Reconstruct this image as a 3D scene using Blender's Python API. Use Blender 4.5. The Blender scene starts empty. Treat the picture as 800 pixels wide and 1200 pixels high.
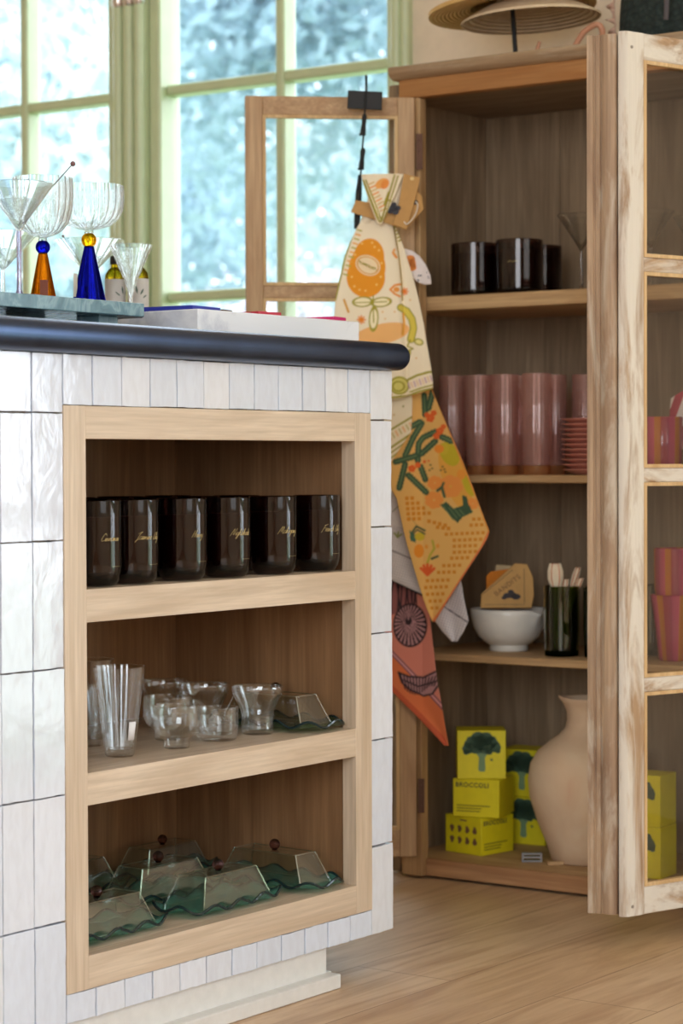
import bpy, bmesh, math, random
import numpy as np
from mathutils import Vector, Matrix
random.seed(7); rng = np.random.default_rng(7)
PI = math.pi
S = bpy.context.scene
COL = S.collection

# ------------------------------------------------------------------ camera
F_PX, YAW, PITCH, ROLL, EYE = 2696.96, 35.5496, -1.2349, -0.2087, 0.7328
_y, _t, _r = map(math.radians, (YAW, PITCH, ROLL))
fwd = Vector((-math.sin(_y)*math.cos(_t), math.cos(_y)*math.cos(_t), math.sin(_t)))
rt0 = Vector((math.cos(_y), math.sin(_y), 0)); up0 = rt0.cross(fwd)
rt = math.cos(_r)*rt0 + math.sin(_r)*up0; up = -math.sin(_r)*rt0 + math.cos(_r)*up0
cd = bpy.data.cameras.new('camera'); cam = bpy.data.objects.new('camera', cd); COL.objects.link(cam)
M = Matrix((rt, up, -fwd)).transposed().to_4x4(); M.translation = Vector((0, 0, EYE)); cam.matrix_world = M
cd.sensor_fit = 'VERTICAL'; cd.sensor_height = 36; cd.lens = F_PX/1200*36
cd.clip_start = .05; cd.clip_end = 200
cd.dof.use_dof = True; cd.dof.focus_distance = 3.02; cd.dof.aperture_fstop = 6.6
S.camera = cam

# ------------------------------------------------------------------ world, lights, exposure
w = bpy.data.worlds.new('daylight'); S.world = w; w.use_nodes = True
bg = w.node_tree.nodes['Background']; bg.inputs[0].default_value = (.80, .89, 1.0, 1); bg.inputs[1].default_value = 5.4
def area(name, loc, aim, sx, sy, power, col):
    l = bpy.data.lights.new(name, 'AREA'); l.shape = 'RECTANGLE'; l.size = sx; l.size_y = sy; l.energy = power; l.color = col
    o = bpy.data.objects.new(name, l); COL.objects.link(o); o.location = loc
    o.rotation_euler = (Vector(aim)-Vector(loc)).to_track_quat('-Z', 'Y').to_euler(); return o
area('side_window_daylight', (2.7, 1.4, 1.5), (-1.9, 2.3, .7), 2.6, 2.0, 26, (.82, .915, 1.0))
area('garden_door_daylight', (.75, 3.98, 1.15), (.75, 0, .9), 2.1, 2.1, 46, (.84, .925, 1.0))
area('rear_window_daylight', (.6, -2.4, 1.6), (-1.6, 2.6, .7), 2.4, 2.0, 118, (.86, .935, 1.0))
S.view_settings.view_transform = 'Standard'; S.view_settings.look = 'None'
S.view_settings.exposure = 0.0; S.view_settings.gamma = 1.0; S.view_settings.use_curve_mapping = False
S.cycles.transparent_max_bounces = 40; S.cycles.max_bounces = 14; S.cycles.transmission_bounces = 14; S.cycles.glossy_bounces = 6; S.cycles.diffuse_bounces = 5
S.cycles.caustics_reflective = False; S.cycles.caustics_refractive = False; S.cycles.sample_clamp_indirect = 6
S.cycles.use_denoising = True

# ------------------------------------------------------------------ mesh helpers
class MB:
    def __init__(s): s.v = []; s.f = []; s.c = None; s.m = []
    def add(s, vs, fs, mi=0):
        b = len(s.v); s.v += [tuple(p) for p in vs]; s.f += [tuple(b+i for i in f) for f in fs]; s.m += [mi]*len(fs)
        return s
    def box(s, x0, x1, y0, y1, z0, z1, mi=0):
        return s.add([(x, y, z) for x in (x0, x1) for y in (y0, y1) for z in (z0, z1)],
            [(0,1,3,2),(4,6,7,5),(0,4,5,1),(2,3,7,6),(0,2,6,4),(1,5,7,3)], mi)
    def obox(s, c, ax, ay, az, mi=0):     # half-vectors
        c, ax, ay, az = map(Vector, (c, ax, ay, az))
        vs = [c+i*ax+j*ay+k*az for i in (-1,1) for j in (-1,1) for k in (-1,1)]
        fs = [(0,1,3,2),(4,6,7,5),(0,4,5,1),(2,3,7,6),(0,2,6,4),(1,5,7,3)]
        if ax.cross(ay).dot(az) < 0: fs = [f[::-1] for f in fs]
        return s.add(vs, fs, mi)
    def prism(s, poly, z0, z1, mi=0):     # poly (x,y) CCW
        n = len(poly)
        if sum(poly[i][0]*poly[(i+1)%n][1]-poly[(i+1)%n][0]*poly[i][1] for i in range(n)) < 0: poly = poly[::-1]
        return s.add([(x,y,z0) for x,y in poly]+[(x,y,z1) for x,y in poly],
            [tuple(range(n))[::-1], tuple(range(n,2*n))]+[(i,(i+1)%n,n+(i+1)%n,n+i) for i in range(n)], mi)
    def lathe(s, prof, c=(0,0,0), n=40, rib=None, closed=False, mi=0, frame=None):
        # prof: (r,z[,a]) ; rib k lobes with amplitude a
        b = []; cx, cy, cz = c
        for p in prof:
            r, z = p[0], p[1]; a = p[2] if len(p) > 2 else 0
            for i in range(n):
                t = 2*PI*i/n; rr = r*(1+a*math.cos(rib*t)) if rib else r
                q = (rr*math.cos(t), rr*math.sin(t), z)
                if frame: q = frame @ Vector(q)
                b.append((cx+q[0], cy+q[1], cz+q[2]))
        fs = []; m = len(prof)
        for j in range(m if closed else m-1):
            k = (j+1) % m
            for i in range(n):
                h = (i+1) % n; fs.append((j*n+i, j*n+h, k*n+h, k*n+i))
        if not closed:
            fs.append(tuple(range(n))[::-1]); fs.append(tuple((m-1)*n+i for i in range(n)))
        return s.add(b, fs, mi)
    def tube(s, pts, r, n=8, mi=0, cap=True):
        pts = [Vector(p) for p in pts]; m = len(pts); rr = r if isinstance(r, (list, tuple)) else [r]*m
        vs = []; u = None
        for i, p in enumerate(pts):
            t = (pts[min(i+1, m-1)]-pts[max(i-1, 0)]).normalized()
            if u is None:
                u = t.orthogonal().normalized()
            else:
                u = (u - t*u.dot(t)).normalized()
            w_ = t.cross(u)
            vs += [p+rr[i]*(math.cos(2*PI*k/n)*u+math.sin(2*PI*k/n)*w_) for k in range(n)]
        fs = [(i*n+k, i*n+(k+1)%n, (i+1)*n+(k+1)%n, (i+1)*n+k) for i in range(m-1) for k in range(n)]
        if cap: fs += [tuple(range(n))[::-1], tuple((m-1)*n+k for k in range(n))]
        return s.add(vs, fs, mi)
    def ball(s, c, r, n=16, mi=0, sc=(1,1,1)):
        m = n//2; vs = [(c[0], c[1], c[2]-r*sc[2])]
        for j in range(1, m):
            a = -PI/2+PI*j/m
            vs += [(c[0]+sc[0]*r*math.cos(a)*math.cos(2*PI*i/n), c[1]+sc[1]*r*math.cos(a)*math.sin(2*PI*i/n), c[2]+sc[2]*r*math.sin(a)) for i in range(n)]
        vs.append((c[0], c[1], c[2]+r*sc[2])); T = len(vs)-1
        fs = [(0, 1+(i+1)%n, 1+i) for i in range(n)]
        for j in range(m-2): fs += [(1+j*n+i, 1+j*n+(i+1)%n, 1+(j+1)*n+(i+1)%n, 1+(j+1)*n+i) for i in range(n)]
        fs += [(T, 1+(m-2)*n+i, 1+(m-2)*n+(i+1)%n) for i in range(n)]
        return s.add(vs, fs, mi)
    def grid(s, P, mi=0):                 # P array (rows, cols, 3)
        R, C, _ = P.shape
        return s.add(P.reshape(-1, 3).tolist(), [(i*C+j, i*C+j+1, (i+1)*C+j+1, (i+1)*C+j) for i in range(R-1) for j in range(C-1)], mi)

ORG = {}
def build(name, mb, mats, parent=None, org=None, bevel=0, seg=2, smooth=35, subsurf=0, solid=0, colors=None):
    o_ = Vector(ORG[parent.name]) if parent else Vector(org or (0,0,0))
    me = bpy.data.meshes.new(name)
    V = np.array(mb.v, dtype=float) - np.array(o_)
    me.from_pydata(V.tolist(), [], mb.f)
    for m in (mats if isinstance(mats, (list, tuple)) else [mats]): me.materials.append(m)
    if any(mb.m): me.polygons.foreach_set('material_index', mb.m)
    if colors is not None:
        a = me.color_attributes.new('col', 'FLOAT_COLOR', 'POINT'); a.data.foreach_set('color', np.asarray(colors, dtype=np.float32).ravel())
    me.update()
    if smooth:
        me.polygons.foreach_set('use_smooth', [True]*len(me.polygons)); me.set_sharp_from_angle(angle=math.radians(smooth))
    o = bpy.data.objects.new(name, me); COL.objects.link(o)
    ORG[o.name] = tuple(o_)
    if parent: o.parent = parent
    else: o.location = o_
    if solid:
        k = o.modifiers.new('thick', 'SOLIDIFY'); k.thickness = solid; k.offset = 0
    if subsurf:
        k = o.modifiers.new('sub', 'SUBSURF'); k.levels = subsurf; k.render_levels = subsurf
    if bevel:
        k = o.modifiers.new('bevel', 'BEVEL'); k.width = bevel; k.segments = seg; k.limit_method = 'ANGLE'; k.angle_limit = math.radians(40); k.harden_normals = False
    return o
def tag(o, label, cat, group=None):
    o['label'] = label; o['category'] = cat
    if group: o['group'] = group
    return o
def thing(name, label, cat, loc=(0,0,0), group=None):
    o = bpy.data.objects.new(name, None); COL.objects.link(o); o.location = loc; o.empty_display_size = .05
    ORG[o.name] = tuple(loc); return tag(o, label, cat, group)
def struct(o): o['kind'] = 'structure'; return o
def dup(root, loc, rotz=0, label=None, scale=None, group=None):
    def cp(o, par):
        c = o.copy(); COL.objects.link(c); c.parent = par; ORG[c.name] = ORG.get(o.name, (0,0,0))
        for ch in o.children: cp(ch, c)
        return c
    r = cp(root, None); r.location = loc; r.rotation_euler = (0, 0, rotz)
    if scale: r.scale = scale if isinstance(scale, (tuple, list)) else (scale,)*3
    if label: r['label'] = label
    if group: r['group'] = group
    return r

# ------------------------------------------------------------------ materials
def srgb(r, g, b):
    f = lambda c: (c/255/12.92) if c/255 <= .04045 else ((c/255+.055)/1.055)**2.4
    return (f(r), f(g), f(b), 1)
class NT:
    def __init__(s, name):
        s.m = bpy.data.materials.new(name); s.m.use_nodes = True; s.t = s.m.node_tree
        s.p = s.t.nodes['Principled BSDF']; s.out = s.t.nodes['Material Output']
    def n(s, typ, **kw):
        x = s.t.nodes.new(typ)
        for k, v in kw.items():
            if k.startswith('i_'):
                key = k[2:]; key = int(key) if key.isdigit() else key
                if hasattr(v, 'is_linked'): s.t.links.new(v, x.inputs[key])
                else: x.inputs[key].default_value = v
            else: setattr(x, k, v)
        return x
    def l(s, a, b): s.t.links.new(a, b)
    def set(s, **kw):
        nm = dict(color='Base Color', rough='Roughness', metal='Metallic', normal='Normal', coat='Coat Weight', ior='IOR', trans='Transmission Weight', sheen='Sheen Weight', spec='Specular IOR Level', sss='Subsurface Weight')
        for k, v in kw.items():
            i = s.p.inputs[nm[k]]
            if hasattr(v, 'is_linked'): s.l(v, i)
            else: i.default_value = v
        return s.m
    def coords(s, scale=(1,1,1), rot=(0,0,0), kind='Object'):
        tc = s.n('ShaderNodeTexCoord'); mp = s.n('ShaderNodeMapping'); mp.inputs['Scale'].default_value = scale; mp.inputs['Rotation'].default_value = rot
        s.l(tc.outputs[kind], mp.inputs[0]); return mp.outputs[0]
    def noise(s, vec, scale, detail=4, dist=0, rough=.55):
        return s.n('ShaderNodeTexNoise', i_Vector=vec, i_Scale=scale, i_Detail=detail, i_Distortion=dist, i_Roughness=rough)
    def ramp(s, fac, stops):
        r = s.n('ShaderNodeValToRGB'); e = r.color_ramp.elements
        while len(e) < len(stops): e.new(.5)
        for el, (p, c) in zip(e, stops): el.position = p; el.color = c
        s.l(fac, r.inputs[0]); return r.outputs[0]
    def mix(s, fac, a, b, mode='MIX'):
        x = s.n('ShaderNodeMix', data_type='RGBA', blend_type=mode)
        for i, v in ((0, fac), (6, a), (7, b)):
            if hasattr(v, 'is_linked'): s.l(v, x.inputs[i])
            else: x.inputs[i].default_value = v
        return x.outputs[2]
    def bump(s, h, strength=.3, dist=.002):
        return s.n('ShaderNodeBump', i_Height=h, i_Strength=strength, i_Distance=dist).outputs[0]
def plain(name, c, rough=.5, metal=0, bump=0, bscale=60, **kw):
    t = NT(name)
    v = t.coords(); nz = t.noise(v, bscale, 4)
    col = t.mix(nz.outputs[0], tuple(x*.88 for x in c[:3])+(1,), tuple(min(1, x*1.1) for x in c[:3])+(1,))
    t.set(color=col, rough=rough, metal=metal, **kw)
    if bump: t.set(normal=t.bump(nz.outputs[0], bump))
    return t.m
def wood(name, light, dark, axis='Z', scale=1.0, rough=.5, bump=.15, paint=None, pmask=(.45, .6), knots=True, contrast=1):
    t = NT(name); sc = [9*scale]*3; sc['XYZ'.index(axis)] = .9*scale
    v = t.coords(tuple(sc)); n1 = t.noise(v, 2.2, 6, 1.6)
    fsc = [160*scale]*3; fsc['XYZ'.index(axis)] = 5*scale
    v2 = t.coords(tuple(fsc)); n2 = t.noise(v2, 1.4, 3, .2)
    mid = tuple((a+b)/2 for a, b in zip(light, dark))
    c = t.ramp(n1.outputs[0], [(.30, dark), (.47, mid), (.62, light)])
    c2 = t.mix(t.ramp(n2.outputs[0], [(.35, (0,0,0,1)), (.7, (1,1,1,1))]), tuple(x*.72 for x in dark[:3])+(1,), c)
    c = t.mix(.45*contrast, c, c2)
    if paint:
        psc = [14]*3; psc['XYZ'.index(axis)] = 2.2
        n3 = t.noise(t.coords(tuple(psc)), 1.8, 7, .6, .65)
        k = t.ramp(n3.outputs[0], [(pmask[0], (0,0,0,1)), (pmask[1], (1,1,1,1))])
        pc = t.mix(n2.outputs[0], tuple(x*.86 for x in paint[:3])+(1,), paint)
        c = t.mix(k, c, pc)
    t.set(color=c, rough=rough, normal=t.bump(n2.outputs[0], bump, .001)); return t.m
def thin_glass(name, tint=(1,1,1,1), base=.05, power=3.0, top=.8, rough=.0, gloss=(1,1,1,1), haze=None):
    t = NT(name); t.t.nodes.remove(t.p)
    lw = t.n('ShaderNodeLayerWeight', i_Blend=.5)
    pw = t.n('ShaderNodeMath', operation='POWER'); t.l(lw.outputs['Facing'], pw.inputs[0]); pw.inputs[1].default_value = power
    ma = t.n('ShaderNodeMath', operation='MULTIPLY_ADD'); t.l(pw.outputs[0], ma.inputs[0]); ma.inputs[1].default_value = top-base; ma.inputs[2].default_value = base
    tr = t.n('ShaderNodeBsdfTransparent', i_Color=tint); gl = t.n('ShaderNodeBsdfGlossy', i_Roughness=rough, i_Color=gloss)
    mx = t.n('ShaderNodeMixShader'); t.l(ma.outputs[0], mx.inputs[0]); t.l(tr.outputs[0], mx.inputs[1]); t.l(gl.outputs[0], mx.inputs[2])
    res = mx.outputs[0]
    if haze:
        df = t.n('ShaderNodeBsdfTranslucent', i_Color=haze[1]); d2_ = t.n('ShaderNodeBsdfDiffuse', i_Color=haze[1]); m2 = t.n('ShaderNodeMixShader', i_0=.5); t.l(df.outputs[0], m2.inputs[1]); t.l(d2_.outputs[0], m2.inputs[2])
        m3 = t.n('ShaderNodeMixShader', i_0=haze[0]); t.l(res, m3.inputs[1]); t.l(m2.outputs[0], m3.inputs[2]); res = m3.outputs[0]
    t.l(res, t.out.inputs[0]); return t.m
def solid_glass(name, col=(1,1,1,1), ior=1.45, clear=.35, rough=0):
    # refracting glass; `clear` is the share of light that passes straight through thin walls
    t = NT(name); t.t.nodes.remove(t.p)
    g = t.n('ShaderNodeBsdfGlass', i_Color=col, i_IOR=ior, i_Roughness=rough); tr = t.n('ShaderNodeBsdfTransparent', i_Color=tuple(x**.5 for x in col[:3])+(1,))
    mx = t.n('ShaderNodeMixShader', i_0=clear); t.l(g.outputs[0], mx.inputs[1]); t.l(tr.outputs[0], mx.inputs[2]); t.l(mx.outputs[0], t.out.inputs[0]); return t.m
def vcol(name, rough=.85, weave=900, bump=.25):
    t = NT(name); a = t.n('ShaderNodeVertexColor', layer_name='col')
    nz = t.noise(t.coords(), weave, 2)
    t.set(color=a.outputs[0], rough=rough, normal=t.bump(nz.outputs[0], bump, .0008), sheen=.15); return t.m

OAK_L, OAK_D = srgb(218, 199, 176), srgb(194, 171, 145)
oak = {a: wood('oak_'+a.lower(), OAK_L, OAK_D, a, rough=.45, bump=.08) for a in 'XYZ'}
oak_shade = {a: wood('oak_shaded_'+a.lower(), srgb(164, 124, 86), srgb(132, 95, 63), a, rough=.5, bump=.08) for a in 'XYZ'}  # same oak as the frame, darkened to put niche shade into its colour
OLD_L, OLD_D = srgb(204, 170, 126), srgb(166, 128, 86)
old = {a: wood('aged_pine_'+a.lower(), OLD_L, OLD_D, a, rough=.6, bump=.3) for a in 'XYZ'}
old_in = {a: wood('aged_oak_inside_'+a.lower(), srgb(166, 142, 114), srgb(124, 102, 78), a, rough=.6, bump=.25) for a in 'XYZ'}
pale_door = {a: wood('bleached_pine_'+a.lower(), srgb(206, 174, 136), srgb(170, 132, 96), a, rough=.6, bump=.25) for a in 'XYZ'}
white_door = {a: wood('whitewashed_pine_'+a.lower(), srgb(196, 164, 128), srgb(150, 116, 84), a, rough=.65, bump=.35, paint=srgb(226, 218, 206), pmask=(.36, .52)) for a in 'XYZ'}
strip_wood = wood('worn_moulding_wood', srgb(192, 164, 134), srgb(142, 112, 88), 'Z', rough=.6, bump=.4, paint=srgb(205, 192, 174), pmask=(.52, .66))
bead_wood = {a: wood('yellow_pine_bead_'+a.lower(), srgb(228, 196, 146), srgb(198, 158, 108), a, rough=.6, bump=.2) for a in 'XYZ'}
iron = plain('rusty_iron', srgb(96, 66, 50), .6, .4, .3, 120)
black_plastic = plain('black_plastic', srgb(18, 18, 20), .6)
chrome = plain('polished_chrome', srgb(210, 208, 205), .12, 1)

# ------------------------------------------------------------------ the room
FLOOR = NT('oak_plank_floor')
_v = FLOOR.coords((1,1,1), (0,0,-PI/2))
_mp = FLOOR.n('ShaderNodeMapping'); FLOOR.l(_v, _mp.inputs[0]); _mp.inputs['Location'].default_value = (.7, -2.083+.163*20, 0)
_br = FLOOR.n('ShaderNodeTexBrick', i_Vector=_mp.outputs[0], i_Scale=1.0); _br.inputs['Brick Width'].default_value = 2.1; _br.inputs['Row Height'].default_value = .163
_br.inputs['Mortar Size'].default_value = .0012; _br.inputs['Mortar Smooth'].default_value = .2; _br.inputs['Bias'].default_value = 0
_br.inputs['Color1'].default_value = srgb(212, 182, 148); _br.inputs['Color2'].default_value = srgb(198, 164, 128); _br.inputs['Mortar'].default_value = srgb(140, 104, 72); _br.offset = .37
_g = FLOOR.noise(FLOOR.coords((10, .9, 1)), 2.4, 6, 1.8); _g2 = FLOOR.noise(FLOOR.coords((140, 5, 1)), 1.2, 3)
_c = FLOOR.mix(FLOOR.ramp(_g.outputs[0], [(.33, (0,0,0,1)), (.6, (1,1,1,1))]), FLOOR.mix(1, _br.outputs[0], srgb(215, 200, 190), 'MULTIPLY'), _br.outputs[0])
_c = FLOOR.mix(.22, _c, FLOOR.mix(_g2.outputs[0], srgb(156, 122, 92), srgb(224, 198, 166)))
FLOOR.set(color=_c, rough=.42, normal=FLOOR.bump(_g2.outputs[0], .08, .001))
cream = plain('cream_plaster', srgb(232, 214, 192), .8, 0, .08, 30)
white_paint = plain('white_ceiling_paint', srgb(240, 236, 230), .8)
sage = plain('sage_green_paint', srgb(200, 212, 174), .28, 0, .03, 20)
pane_mat = thin_glass('window_glass', (.985, .99, .985, 1), .03, 4, .6)

struct(build('floor', MB().box(-5.2, 3.0, -3.0, 3.9, -.05, 0), FLOOR.m, smooth=0))
struct(build('ceiling', MB().box(-5.2, 3.0, -3.0, 3.9, 2.7, 2.78), white_paint, smooth=0))
WY0, WY1 = 3.70, 3.86
wb = MB().box(-2.472, -.35, WY0, WY1, 0, 2.7).box(1.85, 3.0, WY0, WY1, 0, 2.7).box(-.35, 1.85, WY0, WY1, 2.25, 2.7).box(-5.2, -4.25, WY0, WY1, 0, 2.7).box(-4.25, -2.472, WY0, WY1, 0, .22).box(-4.25, -2.472, WY0, WY1, 2.38, 2.7)
struct(build('wall_back', wb, cream, smooth=0))
struct(build('wall_left', MB().box(-5.3, -5.2, -3.0, 3.9, 0, 2.7), cream, smooth=0))
struct(build('wall_right', MB().box(3.0, 3.1, -3.0, 3.9, 0, 2.7), cream, smooth=0))
struct(build('wall_front', MB().box(-5.2, 3.0, -3.1, -3.0, 0, 2.7), cream, smooth=0))
MZ = [.65, 1.08, 1.512, 1.945]
def window(name, xs, z0=.22, z1=2.38):
    o = build(name, frame_mb(xs, z0, z1), sage, org=((xs[0]+xs[-1])/2, 3.75, z0), bevel=.006, seg=2); struct(o)
    pn = MB().box(xs[0]+.01, xs[-1]-.01, 3.747, 3.751, z0+.02, z1-.02)
    build('window_pane', pn, pane_mat, o, smooth=0)
    return o
def frame_mb(xs, z0, z1):
    m = MB(); y0, y1 = 3.720, 3.766; L, R = xs[0], xs[-1]
    m.box(L-.03, L, 3.70, 3.770, z0, z1); m.box(R, R+.03, 3.70, 3.770, z0, z1)
    m.box(L, R, 3.70, 3.770, z0, z0+.05); m.box(L, R, 3.70, 3.770, z1-.05, z1)
    for x in xs[1:-1]: m.box(x-.011, x+.011, y0, y1, z0+.05, z1-.05)
    for z in MZ:
        for a, b in zip(xs[:-1], xs[1:]):
            e0 = .011 if a != xs[0] else 0; e1 = .011 if b != xs[-1] else 0
            m.box(a+e0, b-e1, y0, y1, z-.011, z+.011)
    return m
window('window_1', [-3.106, -2.809, -2.534])
window('window_2', [-4.15, -3.82, -3.512, -3.25])
gd = MB()
for x in (-.33, .38, .75, 1.12, 1.83): gd.box(x-.02, x+.02, 3.72, 3.79, 0, 2.25)
for z in (.06, .62, 1.16, 1.70, 2.22): gd.box(-.35, 1.85, 3.725, 3.785, z-.02, z+.02)
struct(build('door_1', gd, sage, org=(.75, 3.75, 0), smooth=0))
tm = MB()
tm.box(-2.504, -2.472, 3.685, 3.80, .22, 2.38)
for cx, r in ((-2.498, .012), (-2.478, .010)): tm.tube([(cx, 3.684, .22), (cx, 3.684, 2.38)], r, 16)
struct(build('trim_1', tm, sage, org=(-2.49, 3.7, .22)))
tm = MB().box(-3.22, -3.136, 3.69, 3.80, .22, 2.38)
for cx, r in ((-3.207, .012), (-3.178, .0135), (-3.150, .012)): tm.tube([(cx, 3.688, .22), (cx, 3.688, 2.38)], r, 16)
struct(build('trim_2', tm, sage, org=(-3.18, 3.7, .22)))
b = thing('window_bolt', 'chrome window bolts at the top of the green mullion between the windows', 'window bolt', (-3.178, 3.676, 1.70))
for cx, r in ((-3.207, .015), (-3.178, .017), (-3.150, .015)):
    build('bolt', MB().lathe([(.002, 0), (r*.7, .004), (r, .016), (r, .26), (r*.8, .268)], (cx, 3.688, 1.683), 20), chrome, b)

# ------------------------------------------------------------------ outside: lawn and trees
lawn = NT('lawn_grass'); _n = lawn.noise(lawn.coords(), 6, 5); lawn.set(color=lawn.mix(_n.outputs[0], srgb(96, 128, 84), srgb(150, 170, 120)), rough=.9)
struct(build('ground', MB().box(-40, 10, 3.95, 40, -.35, -.25), lawn.m, smooth=0))
def leaf_mat(name, a, b_, tr):
    t = NT(name); n_ = t.noise(t.coords(), 3.0, 3); c = t.mix(n_.outputs[0], a, b_); t.set(color=c, rough=.5)
    d = t.n('ShaderNodeBsdfTranslucent'); t.l(c, d.inputs[0]); mx = t.n('ShaderNodeMixShader', i_0=tr); t.l(t.p.outputs[0], mx.inputs[1]); t.l(d.outputs[0], mx.inputs[2]); t.l(mx.outputs[0], t.out.inputs[0]); return t.m
leaf_a = leaf_mat('blue_green_leaf', srgb(126, 158, 172), srgb(198, 218, 228), .5)  # blue-green leaf paled to carry the look of overexposure in its colour
leaf_b = leaf_mat('overexposed_leaf', srgb(186, 204, 208), srgb(232, 240, 242), .5)  # leaf colour raised near white, standing in for overexposed daylight
leaf_c = leaf_mat('lilac_blossom', srgb(200, 186, 214), srgb(240, 226, 238), .5)
bark = plain('tree_bark', srgb(150, 146, 146), .9, 0, .6, 20)
def leaves(centres, n, size):
    m = MB(); vs = []; fs = []
    for k in range(n):
        c, R = centres[rng.integers(len(centres))]
        d = rng.normal(size=3); d /= np.linalg.norm(d); p = np.array(c)+d*np.array(R)*rng.random()**.45
        a = rng.normal(size=3); a /= np.linalg.norm(a); b_ = np.cross(a, rng.normal(size=3)); b_ /= np.linalg.norm(b_)
        s = size*(.6+.8*rng.random()); q = len(vs)
        nn = np.cross(a, b_)*s*.12
        vs += [p-a*s, p+b_*s*.45+nn, p+a*s, p-b_*s*.45+nn]; fs += [(q, q+1, q+2, q+3)]
    return m.add(vs, fs)
def tree(name, label, cat, x, y, h, crown, n, size, mat, grp=None):
    r = thing(name, label, cat, (x, y, -.25), grp)
    t = MB(); t.tube([(x, y, -.25), (x+.03, y+.03, h*.3), (x-.02, y, h*.5)], [.06, .05, .02], 10)
    build('trunk', t, bark, r)
    build('foliage', leaves(crown, n, size), mat, r, smooth=0)
tree('leafy_tree', 'blue-green leafy tree outside behind the upper panes of the right window', 'tree', -7.4, 9.6, 3.4, [((-7.4, 9.6, 2.9), (1.2, 1.0, 1.0)), ((-7.9, 9.8, 3.6), (1.0, .9, .8)), ((-6.8, 9.7, 3.4), (1.0, .9, .9))], 9500, .055, leaf_a, 'trees outside the windows')
tree('leafy_tree', 'dense tree outside seen through the left window panes', 'tree', -11.3, 11.75, 4.0, [((-11.3, 11.75, 3.4), (1.45, 1.0, 1.35)), ((-10.4, 11.98, 2.4), (1.35, .9, 1.0))], 9500, .058, leaf_a, 'trees outside the windows')
tree('leafy_tree', 'tree outside, coloured pale like glare, close to the mullion between the windows', 'tree', -7.38, 7.74, 2.95, [((-7.65, 7.83, 2.78), (.7, .6, .7)), ((-7.2, 7.74, 2.15), (.63, .6, .63))], 3600, .055, leaf_b, 'trees outside the windows')
tree('flowering_shrub', 'pale lilac flowering shrub outside behind the lower panes of the right window', 'shrub', -9.9, 13.9, 1.6, [((-9.9, 13.9, 1.35), (2.0, .9, 1.0)), ((-12.0, 14.4, 1.45), (1.7, .9, 1.0))], 6500, .045, leaf_c)
tree('leafy_tree', 'low round tree outside behind the lower panes of the left window', 'tree', -6.4, 5.92, 1.95, [((-5.88, 5.84, 1.43), (.44, .36, .48)), ((-6.56, 6.0, 1.67), (.48, .36, .4))], 2200, .042, leaf_a, 'trees outside the windows')
tree('distant_tree', 'tall tree furthest back in the garden filling the window behind', 'tree', -13.0, 17.5, 6.2, [((-12.75, 17.5, 3.55), (3.2, 1.3, 2.1)), ((-15.7, 17.7, 4.05), (2.2, 1.3, 2.0)), ((-11.0, 17.5, 3.05), (2.0, 1.3, 1.7))], 11000, .105, leaf_b, 'trees outside the windows')
tree('hanging_branch', 'leafy climber, coloured white like glare, hanging just outside the top of the left window', 'climbing plant', -5.2, 5.8, 2.6, [((-5.0, 5.62, 2.0), (.12, .1, .2)), ((-5.05, 5.66, 1.72), (.10, .1, .13))], 60, .06, leaf_b)

# ------------------------------------------------------------------ island
XI = -1.8717; YFL, YOL, YOR, YFR, YEND = 2.0473, 2.0861, 2.6505, 2.6897, 2.7448
ZFT, ZOT, ZS1, ZS1B, ZS2, ZS2B, ZOB, ZFB, ZTB, ZTT = .8024, .7624, .5798, .5399, .3567, .3174, .1341, .0937, .0567, .8646
XB = -2.2139; XBACK = -2.86; Y0 = 1.35
isl = thing('kitchen_island', 'white glazed brick island with an oak shelf niche facing the room', 'kitchen island', (-2.35, 2.05, 0))
carc = MB(); xf = XI-.0115
carc.box(XBACK, xf, Y0, 2.030, ZTB+.002, ZTT).box(XBACK, xf, 2.685, YEND-.003, ZTB+.002, ZTT)
carc.box(XBACK, xf, 2.030, 2.685, .795, ZTT).box(XBACK, xf, 2.030, 2.685, ZTB+.002, .098).box(XBACK, XB-.02, 2.030, 2.685, .098, .795)
grout = plain('sand_grout', srgb(150, 132, 112), .9)
build('carcass', carc, grout, isl, smooth=0)
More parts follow.
